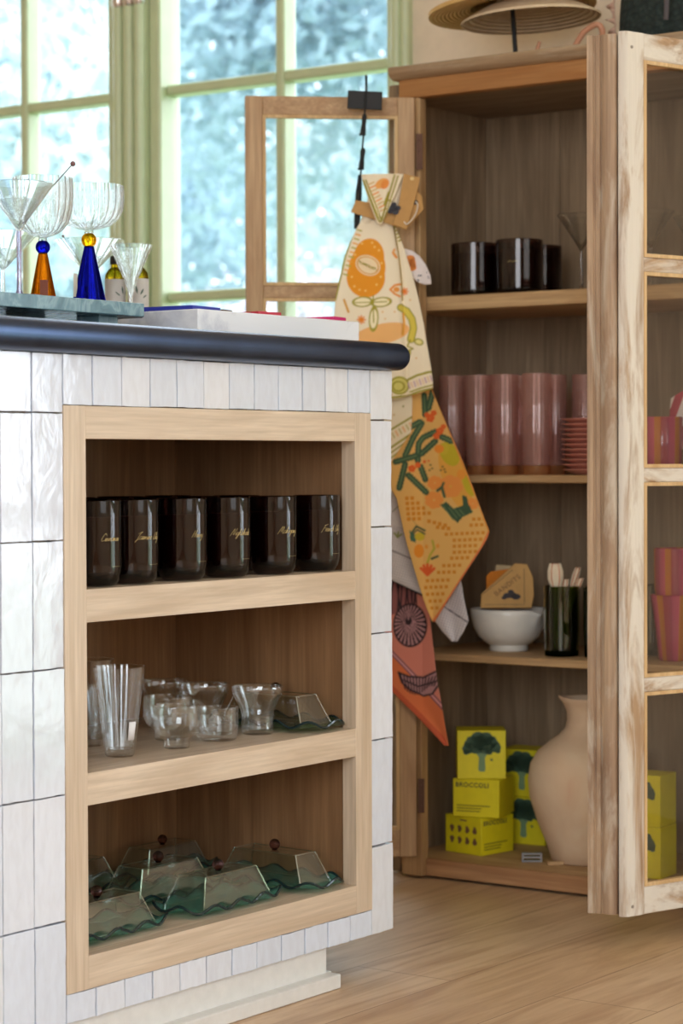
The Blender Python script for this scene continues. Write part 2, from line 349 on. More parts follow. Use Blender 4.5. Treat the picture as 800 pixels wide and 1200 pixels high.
# zellige tiles: every tile its own slightly tilted block in one cladding mesh
tt = NT('white_glazed_tile'); ca = tt.n('ShaderNodeVertexColor', layer_name='col')
n1 = tt.noise(tt.coords(), 22, 3, .5); n2 = tt.noise(tt.coords((1, 1, .35)), 90, 3, .4); n3 = tt.noise(tt.coords(), 300, 2)
hh = tt.n('ShaderNodeMath', operation='MULTIPLY_ADD', i_0=n2.outputs[0], i_1=.25, i_2=n1.outputs[0])
tc = tt.mix(tt.ramp(n2.outputs[0], [(.3, (0,0,0,1)), (.62, (1,1,1,1))]), tt.mix(1, ca.outputs[0], srgb(247, 246, 246), 'MULTIPLY'), ca.outputs[0])
tt.set(color=tc, rough=.09, normal=tt.bump(hh.outputs[0], .12, .006), coat=.3)
tm = MB(); tcol = []
def tile(y0, y1, z0, z1, g=.0007):
    y0 += g+random.uniform(-.0003, .0005); y1 -= g+random.uniform(-.0003, .0005); z0 += .0006+random.uniform(0, .0006); z1 -= .0006+random.uniform(0, .0006)
    N = 6; NZ = max(3, int(6*(z1-z0)/(y1-y0))); cy, cz = (y0+y1)/2, (z0+z1)/2
    a, b_ = random.gauss(0, .007), random.gauss(0, .0035); off = random.gauss(0, .0003)
    fr = []; e = .0006
    def xx(y, z): return XI+off+a*(y-cy)+b_*(z-cz)
    ys = [y0, y0+e]+[y0+e+(y1-y0-2*e)*k/(N-1) for k in range(1, N-1)]+[y1-e, y1]; zs = [z0, z0+e]+[z0+e+(z1-z0-2*e)*k/(NZ-1) for k in range(1, NZ-1)]+[z1-e, z1]
    jy = [random.gauss(0, .00025) for _ in ys]; jz = [random.gauss(0, .00025) for _ in zs]
    P = np.zeros((len(zs), len(ys), 3))
    for i, z in enumerate(zs):
        for j, y in enumerate(ys):
            ed = min(i, j, len(zs)-1-i, len(ys)-1-j) == 0
            P[i, j] = (xx(y, z)-(.0005 if ed else 0)+random.gauss(0, .00005), y+(jz[i] if j in (0, 1, len(ys)-1, len(ys)-2) else 0), z+(jy[j] if i in (0, 1, len(zs)-1, len(zs)-2) else 0))
    tm.grid(P)
    base = len(tm.v)
    # skirts back to the wall
    R, C = len(zs), len(ys); off0 = base-R*C
    ring = [off0+j for j in range(C)]+[off0+i*C+C-1 for i in range(1, R)]+[off0+(R-1)*C+j for j in range(C-2, -1, -1)]+[off0+i*C for i in range(R-2, 0, -1)]
    bk = [(xf+.0001, tm.v[i][1], tm.v[i][2]) for i in ring]; b0 = len(tm.v); tm.v += bk; n = len(ring)
    for i in range(n): tm.f.append((ring[(i+1)%n], ring[i], b0+i, b0+(i+1)%n)); tm.m.append(0)
    s_ = random.uniform(.93, 1.0); tint = random.choice([(.68,.735,.835), (.72,.76,.84), (.67,.73,.84), (.735,.765,.825)])
    tcol.extend([(tint[0]*s_, tint[1]*s_, tint[2]*s_, 1)]*(R*C+n))
PW = .0539
ycols = [YFL-PW*k for k in range(8)]
rows = [.7929, .6404, .4879, .3354, .1829, ZTB]
for k in range(len(ycols)-1):
    dz = .0012*(k % 3)
    for a, b_ in zip(rows[:-1], rows[1:]): tile(ycols[k+1], ycols[k], b_, a)
    tile(ycols[k+1], ycols[k], rows[0], ZTT)
for a, b_ in zip(rows[:-1], rows[1:]): tile(YFR, YEND, b_, a)
tile(YFR, YEND, rows[0], ZTT)
ntop = 12; wtop = (YFR-YFL)/ntop
for k in range(ntop): tile(YFL+k*wtop, YFL+(k+1)*wtop, ZFT, ZTT, .0006 if k % 3 else .0011)
for k in range(ntop): tile(YFL+k*wtop, YFL+(k+1)*wtop, ZTB, ZFB, .0008)
build('tile_cladding', tm, tt.m, isl, smooth=18, colors=tcol)
xo = XI+.0015
build('niche_stile', MB().box(XI-.022, xo, YFL, YOL, ZFB, ZFT), oak['Z'], isl, bevel=.0007)
build('niche_stile', MB().box(XI-.022, xo, YOR, YFR, ZFB, ZFT), oak['Z'], isl, bevel=.0007)
build('niche_rail', MB().box(XI-.022, xo-.0003, YOL, YOR, ZOT, ZFT), oak['Y'], isl, bevel=.0006)
build('niche_rail', MB().box(XI-.022, xo-.0003, YOL, YOR, ZFB, ZOB), oak['Y'], isl, bevel=.0006)
SL, SR = 2.048, 2.668
build('niche_floor', MB().box(XB, XI-.022, SL, SR, .1, ZOB), oak['Y'], isl, bevel=.0004)
build('niche_shelf', MB().box(XB, xo-.0006, YOL, YOR, ZS1B, ZS1).box(XB, XI-.024, SL, YOL, ZS1B, ZS1).box(XB, XI-.024, YOR, SR, ZS1B, ZS1), oak['Y'], isl)
build('niche_shelf', MB().box(XB, xo-.0006, YOL, YOR, ZS2B, ZS2).box(XB, XI-.024, SL, YOL, ZS2B, ZS2).box(XB, XI-.024, YOR, SR, ZS2B, ZS2), oak['Y'], isl)
build('niche_back', MB().box(XB-.019, XB, 2.031, 2.684, .1, .79), oak_shade['Z'], isl, smooth=0)
build('niche_side', MB().box(XB, XI-.022, 2.0505-.018, SL, .1, .79), oak_shade['Z'], isl, smooth=0)
build('niche_side', MB().box(XB, XI-.022, SR, 2.684, .1, .79), oak_shade['Z'], isl, smooth=0)
build('niche_ceiling', MB().box(XB, XI-.022, SL, SR, ZOT+.006, ZOT+.02), oak_shade['Y'], isl, smooth=0)
grey_paint = plain('pale_grey_paint', srgb(214, 212, 208), .45)
build('toe_kick', MB().box(XBACK+.05, XI-.008, Y0+.02, 2.590, 0, ZTB+.001), grey_paint, isl, smooth=0)
build('toe_moulding', MB().box(XI-.009, -1.8585, Y0+.02, 2.596, 0, .0205).box(XBACK+.06, XI-.009, 2.5905, 2.604, 0, .0205), grey_paint, isl, bevel=.002)

ct = NT('dark_pewter'); _n = ct.noise(ct.coords((1,1,1)), 9, 5, .5); _n2 = ct.noise(ct.coords((1, .2, 1)), 160, 3)
ct.set(color=ct.mix(_n.outputs[0], srgb(46, 58, 82), srgb(78, 94, 122)), metal=.85, rough=ct.n('ShaderNodeMapRange', i_0=_n.outputs[0], i_3=.22, i_4=.42).outputs[0], normal=ct.bump(_n2.outputs[0], .06, .001))  # blue of the window reflection is also mixed into the metal colour
top = MB().box(XBACK-.03, -1.846, Y0-.05, 2.768, ZTT, .904)
tag(build('countertop', top, ct.m, org=(-2.35, 2.05, ZTT), bevel=.0196, seg=8), 'dark pewter metal countertop with a rounded edge on the white tiled island', 'countertop')

# ------------------------------------------------------------------ display cabinet
CS1, CS1B, CS2, CS2B, CS3, CS3B, CF = 1.0231, .9979, .7098, .6965, .3975, .3838, .0343
CXL, CXR, CYB = -2.29, -1.515, 3.672
cab = thing('display_cabinet', 'tall old pine display cabinet with open glazed doors against the cream wall', 'cabinet', (-1.9, 3.53, 0))
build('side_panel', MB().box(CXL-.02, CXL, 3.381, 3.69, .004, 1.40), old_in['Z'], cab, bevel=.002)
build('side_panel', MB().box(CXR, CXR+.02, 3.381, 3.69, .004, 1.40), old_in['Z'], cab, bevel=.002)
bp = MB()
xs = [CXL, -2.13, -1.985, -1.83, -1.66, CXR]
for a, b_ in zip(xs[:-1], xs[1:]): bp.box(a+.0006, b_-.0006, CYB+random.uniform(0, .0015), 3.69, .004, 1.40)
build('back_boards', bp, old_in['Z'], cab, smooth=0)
build('stile', MB().box(-2.2733, -2.2304, 3.360, 3.381, .004, 1.369), old['Z'], cab, bevel=.002)
build('stile', MB().box(-1.5575, CXR+.02, 3.360, 3.381, .004, 1.369), old['Z'], cab, bevel=.002)
build('header_rail', MB().box(-2.2733, CXR+.02, 3.358, 3.381, 1.369, 1.403), wood('orange_pine', srgb(204, 152, 96), srgb(166, 112, 62), 'X', rough=.55, bump=.3), cab, bevel=.002)
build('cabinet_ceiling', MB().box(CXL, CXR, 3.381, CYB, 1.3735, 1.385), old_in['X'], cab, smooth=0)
cm = MB(); pr = [(3.372, 1.402), (3.358, 1.402), (3.350, 1.4045), (3.343, 1.412), (3.3405, 1.420), (3.343, 1.4245), (3.69, 1.4245), (3.69, 1.402)]
n = len(pr); cm.add([(-2.286, y, z) for y, z in pr]+[(CXR+.035, y, z) for y, z in pr], [tuple(range(n)), tuple(range(n, 2*n))[::-1]]+[((i+1) % n, i, n+i, n+(i+1) % n) for i in range(n)])
build('cornice', cm, wood('worn_cornice_wood', srgb(198, 172, 140), srgb(158, 128, 96), 'X', rough=.65, bump=.4, paint=srgb(200, 184, 162), pmask=(.5, .68)), cab, bevel=.003)
for zb, zt in ((CS1B, CS1), (CS2B, CS2), (CS3B, CS3)):
    build('shelf', MB().box(CXL+.0005, CXR-.0005, 3.3825, CYB-.0005, zb, zt), old['X'], cab, bevel=.002)
build('floor_board', MB().box(CXL+.0005, CXR-.0005, 3.383, CYB-.0005, .02, CF), old['X'], cab, smooth=0)
build('plinth', MB().box(-2.2733, CXR+.02, 3.3805, 3.3825, .004, CF).box(-2.23, -1.558, 3.372, 3.3805, .005, CF), wood('plinth_wood', srgb(190, 146, 104), srgb(146, 98, 62), 'X', rough=.6, bump=.3), cab, bevel=.001)

PZ = [(.0895, .384), (.406, .701), (.723, 1.018), (1.040, 1.335)]
def door(o, az, w, z0, z1, th, mats, sl, sr, free_poly=None):
    """o: outer corner on the hinge side (px py), az: direction hinge->free edge; sl hinge stile, sr free stile"""
    d = Vector((math.cos(math.radians(az)), math.sin(math.radians(az)), 0)); nn = Vector((d.y, -d.x, 0))
    mv, mh, bead = mats
    def P(s, k, z): return Vector((o[0], o[1], 0))+d*s+nn*k+Vector((0, 0, z))
    def bx(m, s0, s1, k0, k1, za, zb): return m.obox(P((s0+s1)/2, (k0+k1)/2, (za+zb)/2), d*(s1-s0)/2, nn*(k1-k0)/2, Vector((0, 0, (zb-za)/2)))
    root = build('door', bx(MB(), 0, sl, 0, th, z0, z1), mv, cab, bevel=.0015)
    if free_poly is None: build('free_stile', bx(MB(), w-sr, w, 0, th, z0, z1), mv, root, bevel=.0015)
    zs = [z0]+[v for p in PZ for v in p]+[z1]
    for i in range(0, len(zs), 2):
        build('door_rail', bx(MB(), sl, w-sr, .0004, th-.0004, zs[i], zs[i+1]), mh, root, bevel=.0015)
    for a, b_ in PZ:
        m = MB(); e = .0055
        sg_ = 1 if th > 0 else -1
        for k0, k1 in sorted(((-.0012*sg_, .007*sg_), (.0075*sg_, .0080*sg_))):
            k0, k1 = min(k0, k1), max(k0, k1)
            bx(m, sl, sl+e, k0, k1, a, b_); bx(m, w-sr-e, w-sr, k0, k1, a, b_); bx(m, sl+e, w-sr-e, k0, k1, a, a+e); bx(m, sl+e, w-sr-e, k0, k1, b_-e, b_)
        build('bead', m, bead, root, smooth=0)
        build('glass_pane', bx(MB(), sl+.0002, w-sr-.0002, min(.011, th/2)-.0015, min(.011, th/2)+.0015, a+.0002, b_-.0002), pane_mat, root, smooth=0)
    return root, P
# left door, swung wide open
dl, PL = door((-2.2325, 3.3475), 221.0, .295, .041, 1.3675, .022, (pale_door['Z'], pale_door['X'], bead_wood['Z']), .030, .030)
for za, zb in ((.118, .178), (1.243, 1.305)):
    h = MB().obox((-2.2268, 3.3535, (za+zb)/2), Vector((.0045, .0032, 0)), Vector((.0006, -.0008, 0)), Vector((0, 0, (zb-za)/2)))
    for q in (.2, .5, .8): h.ball((-2.2262, 3.3522, za+q*(zb-za)), .0016, 8)
    build('hinge', h, iron, dl, smooth=0)
# right door, opened towards the room with a moulded closing edge
C_ = Vector((-1.656, 3.055)); d2 = Vector((math.cos(math.radians(72.3)), math.sin(math.radians(72.3)))); e2 = Vector((math.cos(math.radians(198.5)), math.sin(math.radians(198.5))))
WR = .322; hinge = C_+d2*WR
dr, PR = door((hinge.x, hinge.y), 72.3+180, WR, .0475, 1.375, .030, (white_door['Z'], white_door['Y'], bead_wood['Z']), .030, .0335, True)
on = Vector((d2.y, -d2.x)); ein = Vector((-e2.y, e2.x)) if Vector((-e2.y, e2.x)).dot(d2) > 0 else Vector((e2.y, -e2.x))
def prof(pts): return [tuple(C_+e2*(t*.0615)+ein*k) for t, k in pts]
a_ = prof([(0, 0), (.05, -.0012), (.14, -.0022), (.22, -.001), (.245, .004)]); b2 = [a_[-1]]
inner0 = C_+d2*.0335; thin = Vector((-on.x, -on.y))
white_poly = [tuple(C_), tuple(inner0), tuple(inner0+thin*.030)]+[tuple(C_+e2*.0615*.245+ein*.02)]+[a_[k] for k in (4, 3, 2, 1)]
build('free_stile', MB().prism(white_poly, .0475, 1.375), [white_door['Z']], dr, smooth=30)
ast = prof([(.262, .012), (.262, .003), (.30, -.0008), (.42, -.0028), (.56, -.0022), (.62, 0), (.635, .003), (.66, .003), (.68, 0), (.78, .0006), (.80, .0028), (.83, .0028), (.85, .0002), (1.0, .0004), (1.0, .028), (.262, .028)])
build('astragal', MB().prism(ast, .050, 1.3715), strip_wood, dr, smooth=30)
for z in (.062, 1.352):
    m = MB().lathe([(.0001, -.0004), (.0026, -.0004), (.0026, .0004), (.0001, .0004)], (C_.x+d2.x*.009+on.x*.0003, C_.y+d2.y*.009+on.y*.0003, z), 12, frame=Matrix(((d2.x, 0, on.x), (d2.y, 0, on.y), (0, 1, 0))))
    build('wood_peg', m, plain('grey_peg', srgb(150, 140, 128), .6), dr)

# ------------------------------------------------------------------ dark candles on the top niche shelf
amber_dark = thin_glass('smoked_candle_glass', (.38, .27, .25, 1), .04, 4.5, .8, .02)
wax_m = plain('brown_wax', srgb(116, 66, 52), .5)
gold = plain('gold_print', srgb(196, 170, 112), .4, .3)
wick_m = plain('wick', srgb(90, 78, 70), .9)
GL = {  # simple joined-up hand: strokes in x-height units, (x,y)
 'a': (1.0, [[(.9,.9),(.4,1),(.1,.5),(.3,0),(.7,.2),(.9,.9),(.85,.1),(1.0,.05)]]), 'c': (.8, [[(.75,.85),(.3,.9),(.1,.4),(.35,0),(.8,.15)]]),
 'd': (1.0, [[(.8,.9),(.3,.9),(.1,.4),(.4,0),(.75,.4),(1.05,2.0),(.85,.1),(1.0,.05)]]), 'e': (.75, [[(.1,.35),(.6,.7),(.4,1),(.1,.5),(.3,0),(.75,.15)]]),
 'f': (.6, [[(.1,-.8),(.45,1.0),(.7,2.0),(.5,2.1),(.3,.5)],[(.1,.9),(.7,1.0)]]), 'g': (.95, [[(.85,.9),(.3,.95),(.1,.4),(.5,.1),(.85,.9),(.6,-.9),(.1,-.8),(.95,.15)]]),
 'h': (.95, [[(.05,0),(.55,2.0),(.3,1.6),(.1,0),(.4,.85),(.7,.8),(.65,.1),(.95,.1)]]), 'i': (.45, [[(.05,.2),(.25,.9),(.2,.05),(.45,.1)],[(.35,1.35),(.4,1.4)]]),
 'l': (.5, [[(.05,.2),(.5,1.9),(.3,1.9),(.15,.1),(.5,.1)]]), 'm': (1.3, [[(.05,0),(.2,.9),(.2,0),(.5,.9),(.6,.1),(.85,.9),(1.0,.1),(1.3,.1)]]),
 'n': (.95, [[(.05,0),(.2,.9),(.2,0),(.55,.9),(.65,.1),(.95,.1)]]), 'o': (.8, [[(.5,.95),(.1,.5),(.3,0),(.65,.4),(.5,.95),(.85,.75)]]),
 'r': (.6, [[(.05,0),(.2,.95),(.5,.85),(.35,.1),(.6,.1)]]), 's': (.6, [[(.05,.1),(.4,1.0),(.5,.4),(.2,0),(.6,.15)]]), 't': (.5, [[(.1,.1),(.4,1.7),(.2,.1),(.5,.1)],[(.05,1.15),(.6,1.25)]]),
 'y': (.9, [[(.05,.9),(.2,.2),(.6,.3),(.8,.9),(.4,-1.0),(.1,-.9),(.9,.1)]]), ' ': (.7, []),
 'C': (1.3, [[(1.4,1.7),(.8,2.2),(.1,.9),(.4,0),(1.3,.3)]]), 'J': (1.1, [[(.2,1.7),(1.5,2.3),(.9,1.4),(.2,-.7),(0,-.4),(1.1,.2)]]), 'H': (1.5, [[(.0,-.1),(.6,2.1)],[(.9,0),(1.5,2.2)],[(.2,.9),(1.5,1.1)]]),
 'N': (1.6, [[(-.3,-.2),(.7,2.1),(.8,.1),(1.7,2.2)]]), 'M': (2.0, [[(-.4,-.3),(.8,2.2),(.8,.4),(1.6,2.2),(1.5,.1),(2.0,.1)]]), 'F': (1.2, [[(-.1,-.4),(.7,2.0)],[(.2,1.9),(1.7,2.3)],[(.2,1.0),(1.2,1.15)]]), 'L': (1.1, [[(.9,2.1),(.6,1.2),(.1,0),(.9,.1)]]) }
def smooth_line(p, k=5):
    if len(p) < 3: return p
    q = [p[0]]+list(p)+[p[-1]]; o = []
    for i in range(1, len(q)-2):
        a, b_, c, d = [np.array(q[i+j], float) for j in (-1, 0, 1, 2)]
        for t in np.linspace(0, 1, k, endpoint=False): o.append(.5*(2*b_+(c-a)*t+(2*a-5*b_+4*c-d)*t*t+(3*b_-a-3*c+d)*t**3))
    return o+[np.array(p[-1], float)]
def script_on_cylinder(word, R, zc, a0, xh, pen, slant=.45):
    m = MB(); W = sum(GL[c][0] for c in word); x = -W/2
    for c in word:
        adv, st = GL[c]
        for s_ in st:
            pts = [(R*math.cos(a0+(x+px+slant*py)*xh*.85/R), R*math.sin(a0+(x+px+slant*py)*xh*.85/R), zc+py*xh) for px, py in smooth_line(s_)]
            m.tube(pts, pen, 4)
        x += adv
    return m
def candle(label, loc, word, r=.033, h=.107, group=None, round_=True, ang=-.22):
    t = thing('candle', label, 'candle', (0, 0, 0), group)
    if round_: outer = [(.0005, 0), (r*.60, 0), (r*.78, .002), (r*.91, .008), (r*.98, .017), (r, .027)]; inn = [(r-.0028, .028), (r*.86, .017), (r*.6, .012), (.0005, .011)]
    else: outer = [(.0005, 0), (r*.93, 0), (r*.985, .003), (r, .009)]; inn = [(r-.003, .012), (r*.8, .009), (.0005, .009)]
    build('glass', MB().lathe(outer+[(r, h-.001), (r-.001, h), (r-.0022, h-.001)]+inn, n=56), amber_dark, t)
    build('wax', MB().lathe([(.0005, inn[-1][1]+.0006), (inn[1][0]-.0006, inn[1][1]+.001), (r-.0034, inn[0][1]+.003), (r-.0034, h*.80), (.0005, h*.80)], n=40), wax_m, t)
    build('wick', MB().tube([(0, 0, h*.80), (.001, 0, h*.86), (.0012, .001, h*.90)], .0009, 6), wick_m, t)
    if word:
        m = script_on_cylinder(word, r+.0002, h*.53, ang, .0042, .00022)
        m2_ = MB().tube([((r+.0002)*math.cos(a), (r+.0002)*math.sin(a), h*.235) for a in np.linspace(ang+.05, ang+.55, 8)], .00016, 4)
        build('gold_lettering', m, gold, t); build('gold_line', m2_, gold, t)
    t.location = loc; return t
GC = 'smoked glass candles on the top niche shelf'
front = [('Cinnamon', 2.150, 'cut off by the oak stile, leftmost of the front row'), ('Jasmine Lily', 2.2215, 'second from the left in the front row, lettered with two words'),
         ('Honey', 2.319, 'third from the left in the front row, short gold word'), ('Nightshade', 2.411, 'fourth from the left in the front row'),
         ('Mahogany', 2.515, 'fifth from the left in the front row'), ('French Lily', 2.616, 'at the right end of the front row beside the oak side')]
for (wd, y, ds) in front:
    candle('smoked glass candle '+ds, (-1.913, y, ZS1+.0003), wd, group=GC)
plainc = candle('dark smoked glass candle in the second row behind the leftmost front candles', (-2.000, 2.185, ZS1+.0003), None, group=GC)
for k, (y, ds) in enumerate([(2.275, 'behind the third front candle'), (2.365, 'just left of the fourth front candle'), (2.455, 'behind the fourth front candle'), (2.545, 'behind the fifth front candle')]):
    dup(plainc, (-2.000, y, ZS1+.0003), 0, 'dark smoked glass candle in the second row '+ds)
for y, ds in ((2.20, 'leftmost of its row'), (2.30, 'second of its row from the left'), (2.40, 'third of its row from the left'), (2.50, 'rightmost of its row')):
    dup(plainc, (-2.088, y, ZS1+.0003), 0, 'dark smoked glass candle deepest in the niche, '+ds)

# ------------------------------------------------------------------ clear glasses on the middle shelf
clear = solid_glass('clear_glass', (.97, .985, .99, 1), 1.45, .30)
clear_thick = thin_glass('thick_clear_glass', (.955, .97, .975, 1), .06, 2.4, .85)
sticker = plain('paper_sticker', srgb(225, 224, 226), .7)
def cup(name, label, cat, loc, prof_out, wall=.0022, base=.006, mat=None, group=None, rib=None, n=48, rot=0, parent_org=None):
    r_top, z_top = prof_out[-1][0], prof_out[-1][1]; am = prof_out[-1][2] if len(prof_out[-1]) > 2 else 0
    inner = [(max(p[0]-wall, .002), p[1]) + ((p[2],) if len(p) > 2 else ()) for p in prof_out[::-1] if p[1] > base]
    pr = [(.0004, 0)]+list(prof_out)+[(r_top-wall*.5, z_top+wall*.4, am)]+inner+[(inner[-1][0]*.8, base+.0006), (.0004, base)]
    o = build(name, MB().lathe(pr, n=n, rib=rib), mat or clear, smooth=60)
    tag(o, label, cat, group); o.location = loc; o.rotation_euler = (0, 0, rot); ORG[o.name] = (0, 0, 0); return o
tallp = [(.0165, 0, .05), (.0186, .002, .06), (.0192, .008, .06), (.0245, .05, .05), (.0300, .09, .04), (.0332, .1135, .035), (.0335, .115, .035)]
t = cup('tumbler', 'tall fluted clear glass tumbler with a blank paper sticker, left end of the middle shelf', 'glass', (-1.945, 2.231, ZS2+.0003), tallp, .0024, .010, clear_thick, 'tall fluted tumblers', 8, 96, .25)
st = MB(); A = np.linspace(-.62, -.16, 6)
st.grid(np.array([[[(.0222+.0045*(z-.026)/.03+.0004)*math.cos(a), (.0222+.0045*(z-.026)/.03+.0004)*math.sin(a), z] for a in A] for z in (.022, .034, .046)]))
build('price_sticker', st, sticker, t, solid=.0003)
cup('tumbler', 'tall fluted clear tumbler half hidden by the oak stile, behind the stickered one', 'glass', (-2.052, 2.292, ZS2+.0003), tallp, .0024, .010, clear_thick, 'tall fluted tumblers', 8, 96, .1)
cup('tumbler', 'tall fluted clear tumbler in the shadow behind the stickered tumbler', 'glass', (-2.090, 2.362, ZS2+.0003), [(p[0]*.85, p[1]*.62, p[2]) for p in tallp], .0022, .008, clear_thick, 'tall fluted tumblers', 8, 96, .4)
footp = [(.0160, 0), (.0172, .0015), (.0172, .010), (.0185, .0135), (.0265, .019), (.0310, .028), (.0318, .040), (.0310, .0545), (.0312, .056)]
lowp = [(.0235, 0), (.0265, .002), (.0282, .008), (.0290, .020), (.0286, .034), (.0290, .043), (.0291, .044)]
hourp = [(.0205, 0), (.0225, .002), (.0232, .008), (.0222, .022), (.0232, .032), (.0290, .044), (.0345, .055), (.0362, .064), (.0358, .066)]
GG = 'small clear glass cups on the middle shelf'
cup('glass_cup', 'low footed clear glass bowl cup nearest the shelf edge, beside the tall tumbler', 'glass', (-1.940, 2.339, ZS2+.0003), footp, .0028, .014, clear_thick, GG)
cup('glass_cup', 'low barrel-shaped clear glass cup between the footed bowl and the hourglass cup', 'glass', (-1.950, 2.437, ZS2+.0003), lowp, .0028, .008, clear_thick, GG)
cup('glass_cup', 'hourglass-waisted clear glass cup, right of the small cups on the shelf edge', 'glass', (-1.948, 2.524, ZS2+.0003), hourp, .0028, .007, clear_thick, GG)
cup('glass_cup', 'tall-bowled clear glass cup behind the barrel-shaped cup', 'glass', (-2.030, 2.508, ZS2+.0003), hourp, .0028, .007, clear_thick, GG)
cup('glass_cup', 'clear glass cup at the back left, behind the footed bowl cup', 'glass', (-2.110, 2.513, ZS2+.0003), hourp, .0028, .007, clear_thick, GG, rot=1)
cup('glass_cup', 'wide clear glass cup pushed in behind the footed bowl cup', 'glass', (-2.010, 2.405, ZS2+.0003), [(p[0]*1.08, p[1]*1.05) for p in footp], .0028, .014, clear_thick, GG)

# ------------------------------------------------------------------ butter dishes
sea = thin_glass('sea_green_glass', (.42, .78, .71, 1), .07, 3, .6, .0, (1,1,1,1), (.26, (.22, .60, .54, 1)))
sea_edge = plain('dark_glass_edge', srgb(22, 44, 46), .08, 0, 0)
olive_glass = thin_glass('bottle_green_glass', (.46, .62, .46, 1), .06, 3, .6, .0, (1,1,1,1), (.10, (.12, .24, .14, 1)))
dome_m = thin_glass('clear_lid_glass', (.95, .975, .968, 1), .075, 4.0, .6)
dome_edge = thin_glass('lid_edge_glass', (.88, .96, .94, 1), .28, 2.5, .85)
knob_m = solid_glass('plum_glass', (.55, .40, .40, 1), 1.45, .3)
def plate_mb(L, W, rim=.008, waves=10, amp=.0044, th=.003):
    n, R = 192, 9; rings = []
    aa = np.linspace(0, 2*PI, 4001); e = .42; xx_ = np.sign(np.cos(aa))*np.abs(np.cos(aa))**e*L/2; yy_ = np.sign(np.sin(aa))*np.abs(np.sin(aa))**e*W/2
    cl_ = np.concatenate([[0], np.cumsum(np.hypot(np.diff(xx_), np.diff(yy_)))]); cl_ /= cl_[-1]; AN = np.interp(np.arange(n)/n, cl_, aa)
    for side in (1, 0):
        rr = [i/R for i in range(1, R+1)]
        for q in (rr if side == 0 else rr[::-1]):
            row = []
            for i in range(n):
                a = AN[i]; ph = 2*PI*i/n; c, s_ = math.cos(a), math.sin(a)
                x = math.copysign(abs(c)**e, c)*L/2; y = math.copysign(abs(s_)**e, s_)*W/2
                z = .002+rim*q**5+amp*math.sin(waves*ph)*max(0, q-.6)**1.4/.277
                row.append((x*q, y*q, z+(th if side == 0 else 0)))
            rings.append(row)
    m = MB(); N = len(rings)
    # bottom goes from rim inwards, then top from the centre outwards
    vs = [p for r_ in rings for p in r_]; fs = []
    for j in range(N-1):
        if j == R-1: continue
        for i in range(n): h = (i+1) % n; fs.append((j*n+i, j*n+h, (j+1)*n+h, (j+1)*n+i)[::-1])
    fs.append(tuple((R-1)*n+i for i in range(n))[::-1]); fs.append(tuple(R*n+i for i in range(n)))
    fs += [((N-1)*n+i, (N-1)*n+(i+1) % n, (i+1) % n, i)[::-1] for i in range(n)]
    return m.add(vs, fs), rings
def butter_dish(label, glass):
    t = thing('butter_dish', label, 'butter dish', (0, 0, 0), 'glass butter dishes in the niche')
    L, W = .204, .094
    pm, rings = plate_mb(L, W); p = build('plate', pm, glass, t, smooth=70)
    edge = rings[-1]; m = MB(); pts = [Vector(e)+Vector((0, 0, -.0016)) for e in edge]; m.tube(pts+[pts[0]], .0021, 6, cap=False)
    build('rim', m, sea_edge, p)
    def fr(l, w_, z): return [(-l, -w_, z), (l, -w_, z), (l, w_, z), (-l, w_, z)]
    z0, z1 = .0065, .0480; b = fr(.076, .033, z0)+fr(.057, .0215, z1); T = .0022
    bi = fr(.076-T, .033-T, z0)+fr(.057-T, .0215-T, z1-T)
    m = MB().add(b, [(0,1,5,4),(1,2,6,5),(2,3,7,6),(3,0,4,7),(4,5,6,7)]).add(bi, [(4,5,1,0),(5,6,2,1),(6,7,3,2),(7,4,0,3),(7,6,5,4)]); m.f += [(0,8,9,1),(1,9,10,2),(2,10,11,3),(3,11,8,0)]; m.m += [0]*4
    ld = build('lid', m, dome_m, t, bevel=.0035, seg=3, smooth=50)
    em = MB()
    for i in range(4): em.tube([b[i], b[i+4]], .0011, 6); em.tube([b[i], b[(i+1)%4]], .0010, 6); em.tube([b[4+i], b[4+(i+1)%4]], .0009, 6)
    build('lid_edge', em, dome_edge, ld)
    k = MB().ball((0, 0, z1+.0075), .0078, 20); k.lathe([(.003, z1-.001), (.0045, z1+.001), (.003, z1+.003)], n=16); build('knob', k, knob_m, t)
    return t
D0 = butter_dish('sea-green glass butter dish at the front left, cut off by the oak stile', sea); D0.location = (-1.946, 2.186, ZOB+.0003); D0.rotation_euler = (0, 0, PI/2)
H = ZOB+.0003
dup(D0, (-1.940, 2.425, H), PI/2+.03, 'sea-green glass butter dish in the middle of the front row on the lowest shelf')
dup(D0, (-2.048, 2.428, H), PI/2-.02, 'sea-green glass butter dish in the second row, behind and between the two front dishes')
dup(D0, (-1.977, 2.600, H), -.06, 'dark sea-green butter dish turned end-on beside the oak side of the lowest shelf')
dup(D0, (-2.158, 2.358, H), PI/2, 'shadowed butter dish deepest on the lowest shelf, nearer the left stile')
dup(D0, (-2.158, 2.568, H), PI/2, 'shadowed butter dish deep in the back right corner of the lowest shelf', .90)
D1 = butter_dish('bottle-green butter dish alone on the middle shelf, right of the small glass cups', olive_glass); D1.location = (-1.977, 2.604, ZS2+.0003); D1.rotation_euler = (0, 0, -.07)

